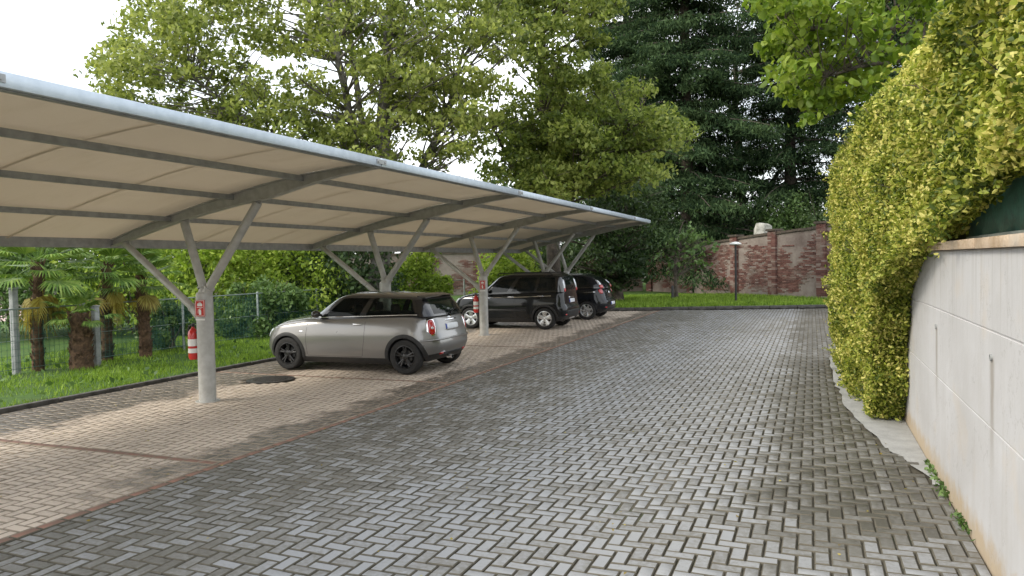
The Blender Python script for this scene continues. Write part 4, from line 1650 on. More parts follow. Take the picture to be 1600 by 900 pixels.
# --- small warm grey hatchback (the nearest car)
MINI = dict(L=3.82, W=.862, paint='mini_paint', roof_paint='roof_black',
    xf=[(0, .16), (.12, .05), (.35, .0), (.6, .02), (.8, .06), (.93, .13), (1, .24)],
    xr=[(0, 3.66), (.1, 3.76), (.3, 3.82), (.5, 3.80), (.58, 3.765), (.75, 3.745), (.93, 3.70), (1, 3.64)],
    wk=[(0, .74), (.06, .80), (.14, .825), (.3, .85), (.5, .862), (.66, .86), (.74, .848), (.86, .835), (.95, .80), (1, .745)],
    zb=[(0, .21), (.3, .17), (.7, .155), (3.1, .155), (3.5, .20), (3.82, .27)],
    zt=[(0, .70), (.12, .755), (.3, .82), (.6, .875), (1.0, .925), (1.4, .955), (2.4, .985), (3.3, 1.015), (3.6, 1.015), (3.82, .99)],
    rf=.40, rr=.34, bowf=.14, bowr=.08, taper=(.05, .04), crown=[(0, .02), (.5, .075), (1.2, .06), (3.6, .02)],
    cxf=[(0, .98), (.3, 1.17), (.6, 1.37), (.85, 1.55), (.95, 1.66), (1, 1.80)],
    cxr=[(0, 3.70), (.3, 3.64), (.6, 3.57), (.85, 3.50), (.93, 3.485), (1, 3.36)],
    cwk=[(0, .765), (.3, .735), (.6, .695), (.82, .66), (.92, .635), (.97, .59), (1, .53)],
    czb=[(.9, .90), (1.4, .945), (2.4, .975), (3.3, 1.005), (3.75, 1.0)],
    czt=[(.9, 1.33), (1.5, 1.355), (2.0, 1.392), (2.6, 1.39), (3.2, 1.365), (3.6, 1.335)],
    crf=.26, crr=.20, cbf=.18, cbr=.06, roof_crown=.032, gk=(.09, .86), pillars=[(.47, .515), (.90, 1.0)], privacy_from=2.0, black_pillars=True,
    wx=(.73, 3.225), wr=.305, ar=.335, trim=.062, sill=.12, spokes=5, rim='black_alloy', style='split',
    seats=(1.95, 2.75), seat_z=.88, seat_mat='interior', handles=[(2.28, .865)], handle='chrome', mirror=(1.42, 1.02), mirror_paint='roof_black',
    seams=[[(1.18, .30), (1.16, .60), (1.20, .92)], [(2.44, .97), (2.42, .60), (2.36, .30)], [(1.18, .285), (2.36, .285)], [(3.45, .99), (3.47, .80)]])
g1, bd, cb = car('parked_hatchback', 'warm grey three-door hatchback with black wheels and red tail lights, nearest parked car', (-9.78, 11.96, 0), MINI)


def bits(root, shell, lst):
    for (nm, m, u, z, ru, rz, sg, off, p) in lst:
        MB().add(*shell.patch(u, z, ru, rz, sg, off, p)).build(nm, M[m], root, 60)


UM = bd.U[-1]
for sg in (-1, 1):
    bits(g1, bd, [('tail_light_bezel', 'chrome', UM - .665, .815, .100, .160, sg, .014, 3.2),
                  ('tail_light', 'tail_red', UM - .665, .815, .082, .142, sg, .026, 3.2),
                  ('tail_light_lens', 'lamp_clear', UM - .665, .80, .038, .030, sg, .030, 3.0),
                  ('headlight_bezel', 'chrome', .62, .665, .135, .125, sg, .010, 2.1),
                  ('headlight', 'lamp_clear', .62, .665, .115, .105, sg, .022, 2.1),
                  ('rear_reflector', 'tail_red', UM - .46, .345, .07, .022, sg, .010, 4),
                  ('side_repeater', 'lamp_clear', bd.u_at_x(1.06, .72), .72, .055, .016, sg, .010, 4)])
bits(g1, bd, [('plate_recess', 'mini_paint', UM, .80, .34, .085, -1, .004, 5),
              ('number_plate', 'plate', UM, .80, .26, .056, -1, .012, 9),
              ('plate_band', 'plate_blue', UM - .237, .80, .022, .052, -1, .015, 9),
              ('boot_handle', 'chrome', UM, .915, .22, .018, -1, .026, 4),
              ('badge', 'chrome', UM, .965, .065, .025, -1, .014, 2.2),
              ('rear_diffuser', 'black_plastic', UM, .31, .42, .055, -1, .010, 5),
              ('front_grille', 'black_plastic', 0, .50, .40, .12, -1, .008, 4)])
# bumper crease and belt trim
for (lo, hi, z, m_, nm, h) in ((UM - .92, UM, .585, 'mini_paint', 'bumper_edge', .016),):
    for sg in (-1, 1):
        pts = [bd.uz(lo + (hi - lo) * i / 16, z + .02 * math.sin(i / 16 * 1.5), sg) + bd.nrm(lo + (hi - lo) * i / 16, z, sg) * .006 for i in range(17)]
        MB().tube(pts, h, 8).build(nm, M[m_], g1, 60)
for sg in (-1, 1):
    pts = [cb.side(1.25 + 2.2 * i / 18, float(np.interp(1.25 + 2.2 * i / 18, *zip(*MINI['czb']))) + .030, sg, .006) for i in range(19)]
    MB().tube(pts, .008, 6).build('belt_trim', M['chrome'], g1, 60)
# roof spoiler, rear wiper, aerial, exhausts
vs = []
for i in range(13):
    y_ = -.56 + 1.12 * i / 12
    xb_ = 3.40 - .06 * (y_ / .56) ** 2
    for (dx, dz) in ((0, .0), (.17, -.030), (.18, -.045), (.02, -.035)):
        vs.append((xb_ + dx, y_, 1.395 - .035 * (y_ / .56) ** 2 + dz))
fs = [(i * 4 + k, i * 4 + (k + 1) % 4, i * 4 + 4 + (k + 1) % 4, i * 4 + 4 + k) for i in range(12) for k in range(4)] + [(0, 1, 2, 3), (48, 49, 50, 51)]
MB().add(vs, fs).build('spoiler', M['roof_black'], g1, 50)
MB().tube([(3.72, 0, 1.03), (3.70, .10, 1.06), (3.66, .30, 1.10)], [.012, .008, .006], 6).build('rear_wiper', M['black_plastic'], g1, 60)
MB().tube([(1.78, 0, 1.40), (1.95, 0, 1.56)], [.006, .003], 6).build('aerial', M['black_plastic'], g1, 60)
MB().lathe([(.035, 3.74), (.035, 3.84), (.03, 3.84), (.03, 3.76), (0, 3.76)], 14, (0, -.22, .27), 'x').build('exhaust_pipe', M['chrome'], g1, 50)
# fuel flap outline and bonnet line
MB().tube([bd.side(.42 + i * .05, float(np.interp(.42 + i * .05, *zip(*MINI['zt']))) - .05, -1, .001) for i in range(13)], .0035, 5).build('bonnet_line', M['black_plastic'], g1, 50)

# --- tall black five-door hatchback
PANDA = dict(side_glass='dark_glass', L=3.66, W=.825, paint='black_paint', roof_paint='black_paint',
    xf=[(0, .12), (.15, .03), (.4, .0), (.7, .03), (.9, .10), (1, .20)],
    xr=[(0, 3.54), (.1, 3.62), (.3, 3.66), (.42, 3.65), (.5, 3.60), (.75, 3.575), (1, 3.55)],
    wk=[(0, .73), (.06, .78), (.14, .80), (.35, .82), (.6, .825), (.85, .80), (.95, .775), (1, .735)],
    zb=[(0, .25), (.4, .20), (3.2, .20), (3.66, .29)],
    zt=[(0, .82), (.2, .90), (.5, .96), (.95, 1.01), (1.6, 1.02), (3.3, 1.07), (3.66, 1.07)],
    rf=.30, rr=.22, bowf=.10, bowr=.06, taper=(.04, .03), crown=[(0, .02), (.5, .05), (3.6, .02)],
    cxf=[(0, .86), (.3, 1.05), (.6, 1.25), (.85, 1.42), (.95, 1.52), (1, 1.68)],
    cxr=[(0, 3.575), (.4, 3.54), (.75, 3.49), (.9, 3.45), (1, 3.30)],
    cwk=[(0, .765), (.3, .745), (.6, .715), (.82, .68), (.92, .655), (.97, .60), (1, .54)],
    czb=[(.8, .99), (1.6, 1.01), (3.3, 1.06), (3.66, 1.06)],
    czt=[(.8, 1.50), (1.4, 1.53), (2.0, 1.565), (2.8, 1.57), (3.4, 1.55)],
    crf=.20, crr=.16, cbf=.12, cbr=.04, roof_crown=.03, gk=(.09, .84), pillars=[(.36, .40), (.66, .70), (.93, 1.0)], privacy_from=.40, black_pillars=True,
    wx=(.70, 3.0), wr=.315, ar=.345, trim=.05, sill=.12, spokes=5, rim='alloy', style='wide',
    seats=(1.75, 2.6), seat_z=1.0, seat_mat='interior', handles=[(1.98, .93), (2.88, .95)], handle='chrome', mirror=(1.25, 1.10), mirror_paint='black_paint',
    seams=[[(1.08, .32), (1.06, .7), (1.12, 1.0)], [(2.12, 1.04), (2.10, .6), (2.08, .32)], [(1.08, .31), (2.6, .31)], [(2.98, 1.05), (2.86, .82), (2.62, .62), (2.58, .32)]])
g2, bd2, cb2 = car('parked_hatchback', 'tall glossy black five-door hatchback with bright five-spoke wheels, middle parked car', (-10.0, 20.42, 0), PANDA)
U2 = bd2.U[-1]; C2 = cb2.U[-1]
for sg in (-1, 1):
    bits(g2, cb2, [('tail_light', 'lamp_clear', C2 - .60, 1.27, .065, .155, sg, .022, 3.5),
                   ('brake_light', 'tail_red', C2 - .60, 1.12, .060, .060, sg, .026, 3.5)])
    bits(g2, bd2, [('headlight', 'lamp_clear', .60, .80, .14, .10, sg, .014, 2.6),
                   ('rear_reflector', 'tail_red', U2 - .62, .42, .06, .02, sg, .010, 4),
                   ('side_moulding', 'black_plastic', bd2.u_at_x(1.85, .55), .55, .62, .035, sg, .014, 8)])
bits(g2, bd2, [('number_plate', 'plate', U2, .80, .26, .056, -1, .012, 9), ('plate_band', 'plate_blue', U2 - .237, .80, .022, .052, -1, .015, 9),
               ('boot_handle', 'chrome', U2, .90, .28, .018, -1, .02, 4), ('rear_bumper_insert', 'black_plastic', U2, .45, .66, .10, -1, .012, 6),
               ('skid_plate', 'alloy', U2, .30, .26, .025, -1, .014, 4), ('front_grille', 'black_plastic', 0, .55, .42, .12, -1, .008, 4)])
MB().add(*seam(bd2, [(.5, .885), (1.2, .90), (2.2, .92), (3.2, .955)], -1, .018, .006)).build('body_crease', M['chrome'], g2)
for sg in (-1, 1):
    MB().tube([(1.5, sg * .60, 1.555), (1.56, sg * .60, 1.605), (3.1, sg * .60, 1.60), (3.2, sg * .60, 1.555)], .013, 8).build('roof_rail', M['black_plastic'], g2, 60)
MB().tube([(3.57, 0, 1.12), (3.57, .12, 1.15), (3.54, .34, 1.22)], [.012, .008, .006], 6).build('rear_wiper', M['black_plastic'], g2, 60)

# --- black hatchback with high tail lights at the far end
PUNTO = dict(side_glass='dark_glass', L=4.0, W=.845, paint='navy_paint', roof_paint='navy_paint',
    xf=[(0, .12), (.15, .03), (.4, .0), (.7, .04), (.9, .14), (1, .28)],
    xr=[(0, 3.86), (.1, 3.95), (.3, 4.0), (.45, 3.98), (.55, 3.92), (.8, 3.86), (1, 3.78)],
    wk=[(0, .75), (.06, .80), (.14, .82), (.4, .84), (.65, .845), (.85, .82), (.95, .79), (1, .745)],
    zb=[(0, .22), (.4, .17), (3.5, .17), (4.0, .28)],
    zt=[(0, .72), (.3, .82), (.8, .92), (1.2, .96), (2.4, .99), (3.5, 1.04), (4.0, 1.02)],
    rf=.36, rr=.30, bowf=.16, bowr=.10, taper=(.06, .05), crown=[(0, .02), (.6, .07), (3.9, .02)],
    cxf=[(0, 1.02), (.3, 1.28), (.6, 1.55), (.85, 1.80), (.95, 1.92), (1, 2.05)],
    cxr=[(0, 3.86), (.3, 3.80), (.6, 3.66), (.85, 3.50), (1, 3.28)],
    cwk=[(0, .775), (.3, .745), (.6, .70), (.82, .655), (.92, .63), (.97, .58), (1, .52)],
    czb=[(.9, .94), (1.6, .96), (3.4, 1.03), (4.0, 1.01)],
    czt=[(.9, 1.40), (1.7, 1.44), (2.3, 1.485), (3.0, 1.48), (3.6, 1.44)],
    crf=.26, crr=.30, cbf=.18, cbr=.12, roof_crown=.03, gk=(.09, .84), pillars=[(.36, .40), (.67, .70), (.90, 1.0)], privacy_from=.40, black_pillars=False,
    wx=(.80, 3.30), wr=.31, ar=.335, trim=.012, sill=.08, spokes=7, rim='alloy', style='plain',
    seats=(2.0, 2.9), seat_z=.93, seat_mat='interior', handles=[(2.25, .88), (3.12, .90)], handle='navy_paint', mirror=(1.5, 1.04), mirror_paint='navy_paint',
    seams=[[(1.28, .30), (1.26, .65), (1.34, .94)], [(2.36, .98), (2.34, .6), (2.32, .30)], [(1.28, .28), (2.9, .28)]])
g3, bd3, cb3 = car('parked_hatchback', 'black rounded hatchback with high tail lights, farthest parked car beside the grass', (-10.12, 24.02, 0), PUNTO)
U3 = bd3.U[-1]; C3 = cb3.U[-1]
for sg in (-1, 1):
    bits(g3, cb3, [('tail_light', 'lamp_clear', C3 - .66, 1.21, .07, .085, sg, .022, 3),
                   ('brake_light', 'tail_red', C3 - .63, 1.08, .10, .060, sg, .026, 3)])
    bits(g3, bd3, [('brake_light', 'tail_red', U3 - .66, .93, .10, .08, sg, .02, 3), ('headlight', 'lamp_clear', .66, .70, .17, .09, sg, .012, 2.6),
                   ('rear_reflector', 'tail_red', U3 - .60, .40, .06, .02, sg, .010, 4)])
bits(g3, bd3, [('number_plate', 'plate', U3, .52, .26, .056, -1, .012, 9), ('plate_band', 'plate_blue', U3 - .237, .52, .022, .052, -1, .015, 9),
               ('badge', 'chrome', U3, .88, .05, .05, -1, .014, 2), ('rear_bumper_insert', 'black_plastic', U3, .35, .5, .06, -1, .012, 6),
               ('front_grille', 'black_plastic', 0, .50, .42, .10, -1, .008, 4)])
MB().add(*seam(bd3, [(.6, .80), (1.4, .83), (2.6, .86), (3.6, .91)], -1, .016, .005)).build('body_crease', M['chrome'], g3)

# ------------------------------------------------------------------ old brick wall at the end
def wall_run(root, p0, p1, posts, height, z0=0.05, first=True):
    """posts: distances along the run; height(t) top of the wall"""
    p0, p1 = Vector((p0[0], p0[1], 0)), Vector((p1[0], p1[1], 0))
    d = (p1 - p0).normalized(); L_ = (p1 - p0).length
    nrm = Vector((d.y, -d.x, 0))
    if nrm.dot(-p0) < 0: nrm = -nrm            # towards the lane

    def P_(t, o, z):
        return p0 + d * t + nrm * o + Vector((0, 0, z))

    def boxw(mb, t0, t1, o0, o1, za0, za1, zb0, zb1):
        vs = [P_(t0, o0, za0), P_(t1, o0, zb0), P_(t1, o1, zb0), P_(t0, o1, za0), P_(t0, o0, za1), P_(t1, o0, zb1), P_(t1, o1, zb1), P_(t0, o1, za1)]
        return mb.add(vs, [(0, 3, 2, 1), (4, 5, 6, 7), (0, 1, 5, 4), (1, 2, 6, 5), (2, 3, 7, 6), (3, 0, 4, 7)])
    edges = [0] + list(posts) + [L_]
    for i in range(len(edges) - 1):
        t0, t1 = edges[i], edges[i + 1]
        if t1 - t0 < .3: continue
        h0, h1 = height[i]
        boxw(MB(), t0, t1, -.18, .0, -0.05, h0, -0.05, h1).build('wall_panel', M['old_plaster'], root)
        n = max(1, int((t1 - t0) / 0.5))
        q = MB()
        for k in range(n):                     # tile coping, each tile a little uneven
            a, b_ = t0 + (t1 - t0) * k / n, t0 + (t1 - t0) * (k + 1) / n
            ha, hb = h0 + (h1 - h0) * k / n, h0 + (h1 - h0) * (k + 1) / n
            e = random.uniform(-.01, .01)
            boxw(q, a + .004, b_ - .004, -.24, .07, ha + e, ha + .11 + e, hb + e, hb + .11 + e)
        q.build('coping', M['dark_coping'], root)
        # exposed brick where the plaster has gone
        tt, zz, ll = [], [], []
        row = 0
        z = z0 + .25
        while z < max(h0, h1) - .25:
            t = t0 + (row % 2) * .125
            while t < t1 - .26:
                h = h0 + (h1 - h0) * (t - t0) / (t1 - t0)
                m_ = math.sin(t * 1.1 + z * .9) * math.sin(z * 1.7 - t * .5 + 1.3) + .5 * math.sin(t * 3.3 + z * 2.7) + random.uniform(-.35, .35)
                if z < h - .35 - .25 * math.sin(t * .9) and m_ > -.5 and random.random() > .06:
                    tt.append(t); zz.append(z); ll.append(random.uniform(.006, .03))
                t += .25
            z += .068; row += 1
        vs, fs = [], []
        for (t, z, o) in zip(tt, zz, ll):
            b_ = len(vs)
            vs += [P_(t + .006, 0, z), P_(t + .244, 0, z), P_(t + .244, 0, z + .058), P_(t + .006, 0, z + .058),
                   P_(t + .010, o, z + .003), P_(t + .240, o, z + .003), P_(t + .240, o, z + .055), P_(t + .010, o, z + .055)]
            fs += [(b_ + 4, b_ + 5, b_ + 6, b_ + 7)] + [(b_ + k, b_ + (k + 1) % 4, b_ + (k + 1) % 4 + 4, b_ + k + 4) for k in range(4)]
        if vs:
            MB().add(vs, fs).build('brickwork', M['old_brick'], root)['kind'] = 'stuff'
    for i, t in enumerate(posts):
        h = max(height[i][1], height[i + 1][0] if i + 1 < len(height) else 0) + .16
        q = MB(); z = -.05
        while z < h:
            z1 = min(h, z + .070); e = random.uniform(0, .012); w_ = random.uniform(-.03, .03)
            boxw(q, t - .245 - e, t + w_ - .004, -.25, .12 + e, z, z1 - .008, z, z1 - .008)
            boxw(q, t + w_ + .004, t + .245 + e, -.25, .12 + e * .5, z, z1 - .008, z, z1 - .008)
            z = z1
        q.build('pillar', M['old_brick'], root)['kind'] = 'stuff'
        boxw(MB(), t - .23, t + .23, -.24, .11, -.05, h - .01, -.05, h - .01).build('pillar_core', M['old_plaster'], root)
        boxw(MB(), t - .31, t + .31, -.32, .19, h, h + .09, h, h + .09).build('pillar_cap', M['dark_coping'], root)
    return d, nrm


WA, WB = on_ground(1290, 471), on_ground(1015, 457)
wd_ = (WB - WA).normalized()
WR = WA - wd_ * 6.0


def hit(px, base=WR, d=wd_):
    """distance along the wall run, and depth, where photo column px meets it"""
    lo, hi = 0.0, 60.0
    for _ in range(40):
        m = (lo + hi) / 2
        q = pix(base + d * m)
        if q is None or q[0] > px: lo = m
        else: hi = m
    t = (lo + hi) / 2
    return t, pix(base + d * t)[2]


def height_at(px, py, Z):
    return at(px, py, Z).z


posts, hs = [], []
cols = [(1286, 356, 360), (1209, 366, 372), (1149, 376, 381), (1080, 386, 388), (1016, 393, 396)]
wall1 = empty('boundary_wall', (0, 0, 0))
tag(wall1, 'old brick wall with flaking plaster, brick pillars and mossy coping beyond the grass strip', 'wall')
for (px_, ya, yb2) in cols:
    t, Z = hit(px_); posts.append(t)
t_end = posts[-1]
WE = WR + wd_ * (t_end + .3)
tops = {}
hs = []
prev = 3.7
seq = [(1330, 352), (1286, 357), (1209, 366), (1149, 375), (1080, 385), (1016, 394)]
hh_ = []
for (px_, py_) in seq:
    t, Z = hit(px_); hh_.append(height_at(px_, py_, Z))
hs = [(hh_[0] + .1, hh_[0])]
for i in range(1, len(seq) - 1):
    hs.append(((hh_[i] + hh_[i + 1]) / 2 + .08, (hh_[i] + hh_[i + 1]) / 2 - .08))
hs.append((hh_[-1], hh_[-1]))
hs = hs[:len(posts)] + [(hh_[-1], hh_[-1])]
wall_run(wall1, WR[:2], WE[:2], posts, hs)
wall2 = empty('garden_wall', (0, 0, 0))
tag(wall2, 'dim reddish brick garden wall seen under the carport behind the parked cars', 'wall')
W2 = Vector((-25.0, 36.0, 0))
wall_run(wall2, (WE + Vector((-.3, .1, 0)))[:2], W2[:2], [3.2, 6.4, 9.6, 12.8], [(2.5, 2.5)] * 5)

# pale stone post behind the wall
t, Z = hit(1192)
sp_ = at(1192, 372, Z + 1.5)
q = empty('stone_post', (sp_.x, sp_.y, 0))
tag(q, 'weathered pale stone post rising behind the old brick wall', 'stone post')
hp = height_at(1192, 349, Z + 1.5)
MB().tube([(0, 0, -.05), (0, 0, hp - .3), (.05, 0, hp - .06), (.06, 0, hp)], [.50, .44, .38, .22], 9).build('shaft', M['grey_stone'], q, 30)
MB().box(-.52, .52, -.52, .52, hp - 1.0, hp - .9, .02).build('band', M['grey_stone'], q, 40)

# garden lamp on a slim pole, and short bollard, in the grass strip
lp = on_ground(1150, 474, .07)
q = empty('garden_lamp', lp); tag(q, 'slim dark garden lamp post with pale disc top in front of the brick wall', 'lamp post')
Zl = pix(lp)[2]; hl = height_at(1149, 383, Zl) - .07
MB().tube([(0, 0, -.05), (0, 0, hl)], [.045, .038], 12).build('pole', M['dark_metal'], q, 40)
MB().lathe([(0, hl + .14), (.12, hl + .12), (.24, hl + .06), (.24, hl + .03), (.09, hl), (0, hl)], 20).build('lamp_cover', M['white'], q, 40)
MB().lathe([(.10, 0), (.10, .03), (0, .03)], 16).build('base_plate', M['dark_metal'], q, 40)
lp = on_ground(1051, 469, .07)
q = empty('marker_post', lp); tag(q, 'short dark marker post standing in the grass strip', 'post')
MB().tube([(0, 0, -.05), (0, 0, .62), (0, 0, .68)], [.06, .06, .03], 12).build('shaft', M['dark_metal'], q, 40)
MB().lathe([(.10, 0), (.10, .03), (0, .03)], 16).build('foot', M['dark_metal'], q, 40)

# ------------------------------------------------------------------ garden fence on the left
XFE = -13.5
fn = empty('wire_fence', (XFE, 8, .04))
tag(fn, 'low green wire fence with grey posts along the far side of the lawn', 'fence')
for yc in np.arange(-2.0, 28.1, 2.5):
    MB().tube([(-.035, yc - 8, -.08), (-.035, yc - 8, 1.22), (-.035, yc - 8, 1.24)], [.026, .026, .018], 10).build('post', M['wire'], fn, 40)
b = MB()
b.tube([(0, -10, 1.20), (0, 20, 1.20)], .014, 6).tube([(0, -10, .62), (0, 20, .62)], .006, 5).tube([(0, -10, .10), (0, 20, .10)], .006, 5)
b.build('rail', M['wire'], fn, 40)
b = MB()
yy = -10.0
while yy < 20:                                 # welded mesh wires
    b.box(.010, .014, yy, yy + .004, .06, 1.18)
    yy += .10
zz = .1
while zz < 1.19:
    b.box(.006, .010, -10, 20, zz, zz + .004)
    zz += .12
b.build('wire_mesh', M['fence_green'], fn)['kind'] = 'stuff'
for (y0, y1) in ((4.6, 19.5),):                # shade netting tied behind part of the mesh
    vs, fs = [], []
    n_ = 60
    for i in range(n_ + 1):
        for j in range(5):
            vs.append((-.03 + .02 * math.sin(i * .9 + j * 2.1), y0 - 8 + (y1 - y0) * i / n_ + 5, .06 + 1.08 * j / 4 - .03 * abs(math.sin(i * .7)) * (j == 4)))
    for i in range(n_):
        for j in range(4):
            a = i * 5 + j
            fs.append((a, a + 5, a + 6, a + 1))
    MB().add(vs, fs).build('shade_netting', M['netting'], fn, 60)


# ------------------------------------------------------------------ palms
def palm(label, base, h, r, lean=(0, 0), nf=34, L_=1.1, dead=10, thick_base=True):
    root = empty('palm_tree', base); tag(root, label, 'palm tree', 'fan palms on the lawn by the wire fence')
    b = MB()
    pts, rad = [], []
    for i in range(15):
        t = i / 14
        pts.append((lean[0] * t * t, lean[1] * t * t, -.05 + (h + .05) * t))
        rad.append(r * (1.25 - .4 * t + (.08 if i % 2 else 0)))
    b.tube(pts, rad, 14)
    b.build('trunk', M['palm_bark'], root, 60)
    b = MB()                                   # old leaf bases
    for i in range(110):
        t = random.random(); a = random.uniform(0, 6.28)
        p = Vector((lean[0] * t * t + math.cos(a) * r * 1.05, lean[1] * t * t + math.sin(a) * r * 1.05, h * t))
        d = Vector((math.cos(a) * .5, math.sin(a) * .5, 1)).normalized()
        b.tube([p, p + d * random.uniform(.06, .13)], [.022, .010], 4)
    b.build('leaf_base', M['palm_bark'], root)['kind'] = 'stuff'
    top = Vector((lean[0], lean[1], h))
    for grp, cnt, mm in (('frond', nf, M['frond']), ('dead_frond', dead, M['dead_frond'])):
        for i in range(cnt):
            a = 2.4 * i + random.uniform(-.3, .3)
            el = random.uniform(-.55, 1.2) if grp == 'frond' else random.uniform(-1.45, -.95)
            if grp == 'frond': el = -.35 + 1.7 * (i / cnt)
            d = Vector((math.cos(a) * math.cos(el), math.sin(a) * math.cos(el), math.sin(el)))
            ll = L_ * random.uniform(.75, 1.1)
            st = top + d * ll * .55 + Vector((0, 0, -.10 * ll))
            vs, fs = [], []
            side = d.cross(Vector((0, 0, 1)));
            side = side.normalized() if side.length > .05 else Vector((1, 0, 0))
            up = side.cross(d)
            w_ = .010
            vs += [top - side * w_, top + side * w_, st + side * w_, st - side * w_]; fs.append((0, 1, 2, 3))
            nb = 22
            for k in range(nb):
                ph = (-1.25 + 2.5 * k / (nb - 1))
                bd_ = (d * math.cos(ph) + side * math.sin(ph)).normalized()
                bl = ll * .55 * (.75 + .25 * math.cos(ph)) * random.uniform(.85, 1.05)
                ww = side * math.cos(ph) - d * math.sin(ph)
                p1 = st + bd_ * bl * .6 + up * .03
                p2 = st + bd_ * bl + Vector((0, 0, -.16 * bl))
                n0 = len(vs)
                vs += [st, p1 - ww * .020, p2, p1 + ww * .020]
                fs.append((n0, n0 + 1, n0 + 2, n0 + 3))
            MB().add(vs, fs).build(grp, mm, root, None, False)
    return root


pb = on_ground(60, 577, .05); palm('fan palm with slim trunk and dry orange fronds, nearest the photo edge', pb, 2.05, .082, (.05, .05), 38, 1.15, 5)
pb = on_ground(128, 574, .05); palm('stout fan palm with thick fibrous brown trunk beside a grey fence post', pb, 1.05, .165, (0, 0), 14, .7, 0)
pb = on_ground(168, 562, .05); palm('fan palm with tall dark trunk and yellow hanging fronds right of the stout palm', pb, 2.0, .088, (.1, 0), 38, 1.15, 4)
pb = on_ground(228, 556, .05); palm('young dark fan palm at the back of the lawn between taller palm and carport post', pb, 1.75, .10, (-.1, 0), 26, 1.0, 2)

# posts seen among the palms
for i, (px_, py_, hgt, lab) in enumerate([(26, 582, 1.55, 'grey concrete post with green base at the left photo edge, before the slim palm'), (152, 570, 1.15, 'grey concrete post between the stout palm and the tall palm')]):
    p = on_ground(px_, py_, .05)
    q = empty('concrete_post', p); tag(q, lab, 'post', 'grey posts among the palms')
    MB().box(-.055, .055, -.055, .055, -.05, hgt, .012).build('shaft', M['concrete_post'], q, 40)
    MB().box(-.065, .065, -.065, .065, hgt, hgt + .03, .01).build('cap', M['concrete_post'], q, 40)

# ------------------------------------------------------------------ shrubs and trees behind the fence
NL = 0
shr = [  # px, py(base), Z, rx, rz, n, leaf, mat, label
    (20, 0, 22, 2.8, 3.6, 5000, .16, 'leaf_mid', 'broad mid green shrub behind the left palm'),
    (120, 0, 23, 2.6, 3.8, 5000, .16, 'leaf_mid', 'tall green shrub behind the stout palm'),
    (215, 0, 22, 2.2, 3.4, 4500, .15, 'leaf_sun', 'light leafy shrub left of the nearest carport post'),
    (268, 0, 17.5, .8, 1.1, 2200, .12, 'leaf_mid', 'low rounded grey-green shrub behind the fire extinguisher'),
    (345, 0, 22, 2.0, 3.2, 5200, .15, 'leaf_sun', 'sunlit yellow-green shrub right of the nearest carport post'),
    (410, 0, 20.4, 1.3, 1.5, 3400, .14, 'leaf_mid', 'green shrub behind the bonnet of the grey car'),
    (455, 0, 23, 2.0, 3.4, 5200, .15, 'leaf_sun', 'light green tall shrub above the grey car bonnet'),
    (525, 0, 24, 2.2, 3.6, 5200, .16, 'leaf_dark', 'very dark shrub behind the grey car windscreen'),
    (655, 0, 27, 1.3, 2.6, 4200, .15, 'leaf_sun', 'yellow-green shrub between second post and brick garden wall'),
    (800, 0, 30, 1.7, 2.5, 4200, .16, 'leaf_sun', 'olive shrub above the roof of the middle black car'),
    (835, 0, 33, 2.2, 2.6, 4200, .17, 'leaf_dark', 'dark shrub behind the last carport posts'),
]
for (px_, _, Z, rx, rz, n_, lf, mm, lab) in shr:
    p = at(px_, 500, Z)
    dome_bush('shrub', lab, (p.x, p.y, .05), rx, rz, int(n_ * 1.6), lf, M[mm], group='shrubs behind the wire fence')


def random_clumps(specs, Z0, Z1, rr=(.7, 1.2)):
    """specs: (px, py, count, spread_px)"""
    cs, rs = [], []
    for (px_, py_, cnt, sp) in specs:
        for _ in range(cnt):
            Z = random.uniform(Z0, Z1)
            p = at(px_ + random.uniform(-sp, sp), py_ + random.uniform(-sp, sp) * .8, Z)
            cs.append(p); rs.append(random.uniform(*rr))
    return cs, rs


# large light green deciduous tree, several stems
tb = on_ground(594, 545); tb = at(594, 0, 24.0); tb.z = .05
def stem(px0, pts_):
    return [at(a, b_, Z) for (a, b_, Z) in pts_]
foot = Vector((at(594, 460, 24).x, at(594, 460, 24).y, .05))
trunksA = [([foot, at(597, 330, 24), at(600, 180, 24), at(606, 60, 24.2), at(615, -90, 24.4)], [.36, .27, .22, .16, .07]),
           ([at(596, 370, 24), at(560, 250, 23.6), at(535, 120, 23), at(505, -10, 22.6), at(470, -120, 22.6)], [.17, .13, .11, .08, .04]),
           ([at(598, 350, 24), at(560, 160, 25.6), at(548, 60, 26), at(540, -80, 26)], [.15, .11, .08, .04]),
           ([at(596, 390, 24), at(500, 300, 23), at(400, 200, 22.6), at(300, 120, 22.4)], [.14, .10, .07, .03]),
           ([at(598, 350, 24), at(660, 260, 24.6), at(700, 170, 25), at(735, 40, 25)], [.15, .11, .08, .04])]
specA = [(262, 40, 7, 50), (205, 100, 7, 38), (200, 165, 5, 35), (300, 120, 6, 50), (350, 200, 8, 45), (420, 150, 9, 50), (330, 20, 7, 50),
         (430, 50, 7, 55), (270, 190, 5, 40), (480, 220, 8, 50), (520, 130, 8, 55), (540, 30, 9, 60), (620, 130, 10, 55), (570, 230, 8, 45), (650, 50, 10, 60),
         (700, 110, 8, 55), (650, 180, 6, 40), (720, 175, 8, 45), (760, 30, 9, 55), (600, -40, 10, 80), (450, -50, 9, 80), (750, -50, 8, 80), (300, -50, 7, 60),
         (440, 250, 4, 30), (600, 250, 3, 30), (720, 235, 4, 30)]
specA = [(a, b_, int(c_ * 2.3), d_) for (a, b_, c_, d_) in specA]
cs, rs = random_clumps(specA, 20.5, 27, (.55, 1.05))
